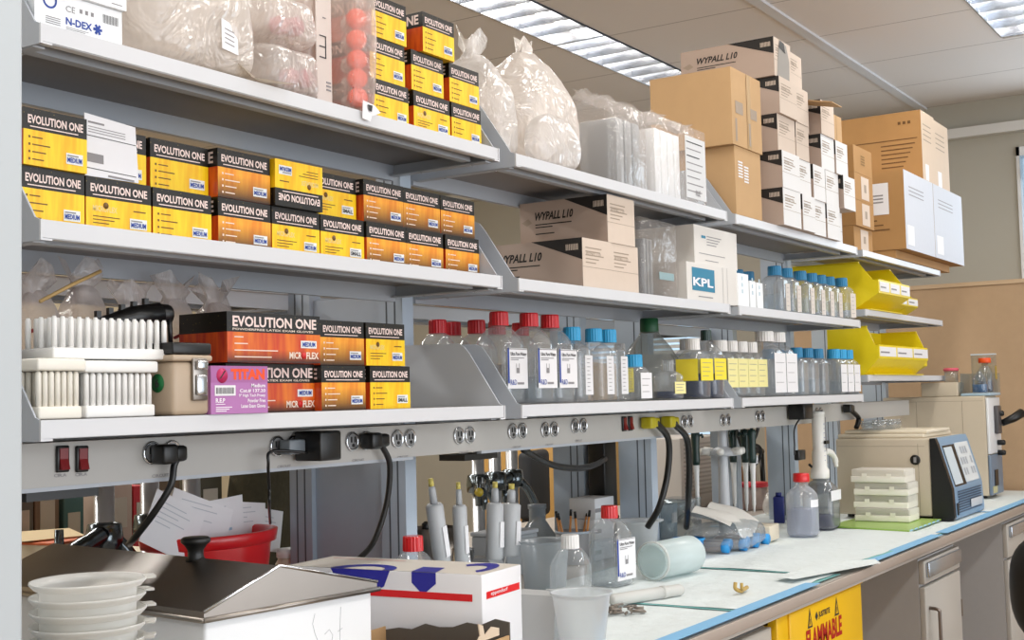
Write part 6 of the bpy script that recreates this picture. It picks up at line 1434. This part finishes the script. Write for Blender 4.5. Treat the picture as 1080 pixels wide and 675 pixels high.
MB().tube(catmull([Vector((.0, -.03, -.02))]+[Vector(a(*p))-t.location for p in ((838, 452, .1), (838, 470, .1), (838, 480, .1))], 6), .003, black, 6).rbox(-.03, -.03, -.17, .035, -.01, -.135, black, .004).obj('cable', t)
cord('black cord plugged in at the rail above the beige instrument', 888, 431, [a(898, 433, .1), a(905, 440, .108), a(905, 446, .108), a(903, 451, .11)], .010, black, 1, 6, .05)
MB().tube(catmull([a(552, 474, .2), a(565, 482, .22), a(585, 491, .25), a(610, 494, .3), a(628, 490, .36), a(638, 484, .425)], 8), .009, black, 8).obj('hanging_cable', None, (0, 0, 0), 0, label='thick black cord sagging under the rail to the black power box', category='cord')
MB().tube(catmull([a(776, 452, .42), a(782, 470, .42), a(788, 482, .42), a(796, 470, .425), a(802, 474, .42), a(800, 486, .425), a(790, 492, .42), a(786, 478, .43), a(796, 462, .43), a(800, 450, .42)], 8), .007, black, 8).obj('hanging_cable', None, (0, 0, 0), 0, label='coiled black cord hanging behind the pipette carousel', category='cord')
q = a(794, 485, .41)
MB().box(-.035, -.002, -.016, .035, .002, .016, paper).obj('hanging_tag', None, (q.x, .405, q.z), 0, label='white tag on the coiled cord behind the carousel', category='tag')
t = thing('support_clamp', 'black angled stand leg behind the pipette carousel', 'stand', (a(795, 545, .78).x, .78, BZ_))
MB().tube([(-.06, 0, 0), (0, 0, .2), (.05, 0, .24), (.12, 0, .22)], .016, black, 8).obj('frame', t); MB().tube([(.12, 0, .22), (.13, 0, 0)], .012, black, 8).obj('leg', t)
MB().rbox(-.02, .02, .05, .1, .06, .16, mat('amber block', '8a5a20', .6), .005).obj('block', t)
# ================================================================== LIGHT
w = bpy.data.worlds.new('sky'); S.world = w; w.use_nodes = True
bg = w.node_tree.nodes['Background']; bg.inputs[0].default_value = lin('e3ecf6'); bg.inputs[1].default_value = 1.5
def area(name, loc, rot, sx, sy, e, col=(1, 1, 1)):
    l = bpy.data.lights.new(name, 'AREA'); l.shape = 'RECTANGLE'; l.size = sx; l.size_y = sy; l.energy = e; l.color = col
    o = bpy.data.objects.new(name, l); C.objects.link(o); o.location = loc; o.rotation_euler = rot; return o
for k, x in enumerate((-2.2, -.2, 1.8, 3.8)):
    area('ceiling_lamp', (x, -.39, CZ-.012), (0, 0, 0), 1.2, .27, 12, (1, .97, .93))
    area('ceiling_lamp', (x, -2.12, CZ-.012), (0, 0, 0), 1.2, .27, 16, (1, .97, .93))
    area('ceiling_lamp', (x, 1.33, CZ-.012), (0, 0, 0), 1.2, .27, 15, (1, .97, .93))
    area('ceiling_lamp', (x, 3.0, CZ-.012), (0, 0, 0), 1.2, .27, 32, (1, .97, .93))
area('window_daylight', (FX-.08, -.9, 1.85), (0, PI/2, 0), 1.7, 1.5, 25, (.85, .93, 1))
# added fill lamp, out of view behind the camera, brightens the aisle-facing fronts
area('aisle_fill_light', (.5, -5.2, 1.5), (PI/2+.15, 0, 0), 7, 2.4, 130, (.97, .98, 1))
S.view_settings.view_transform = 'Standard'; S.view_settings.look = 'None'; S.view_settings.gamma = 1; S.view_settings.exposure = -.08
S.view_settings.use_curve_mapping = False
S.cycles.max_bounces = 8; S.cycles.transparent_max_bounces = 24; S.cycles.transmission_bounces = 6; S.cycles.use_denoising = True
S.cycles.sample_clamp_indirect = 6; S.cycles.caustics_reflective = False; S.cycles.caustics_refractive = False
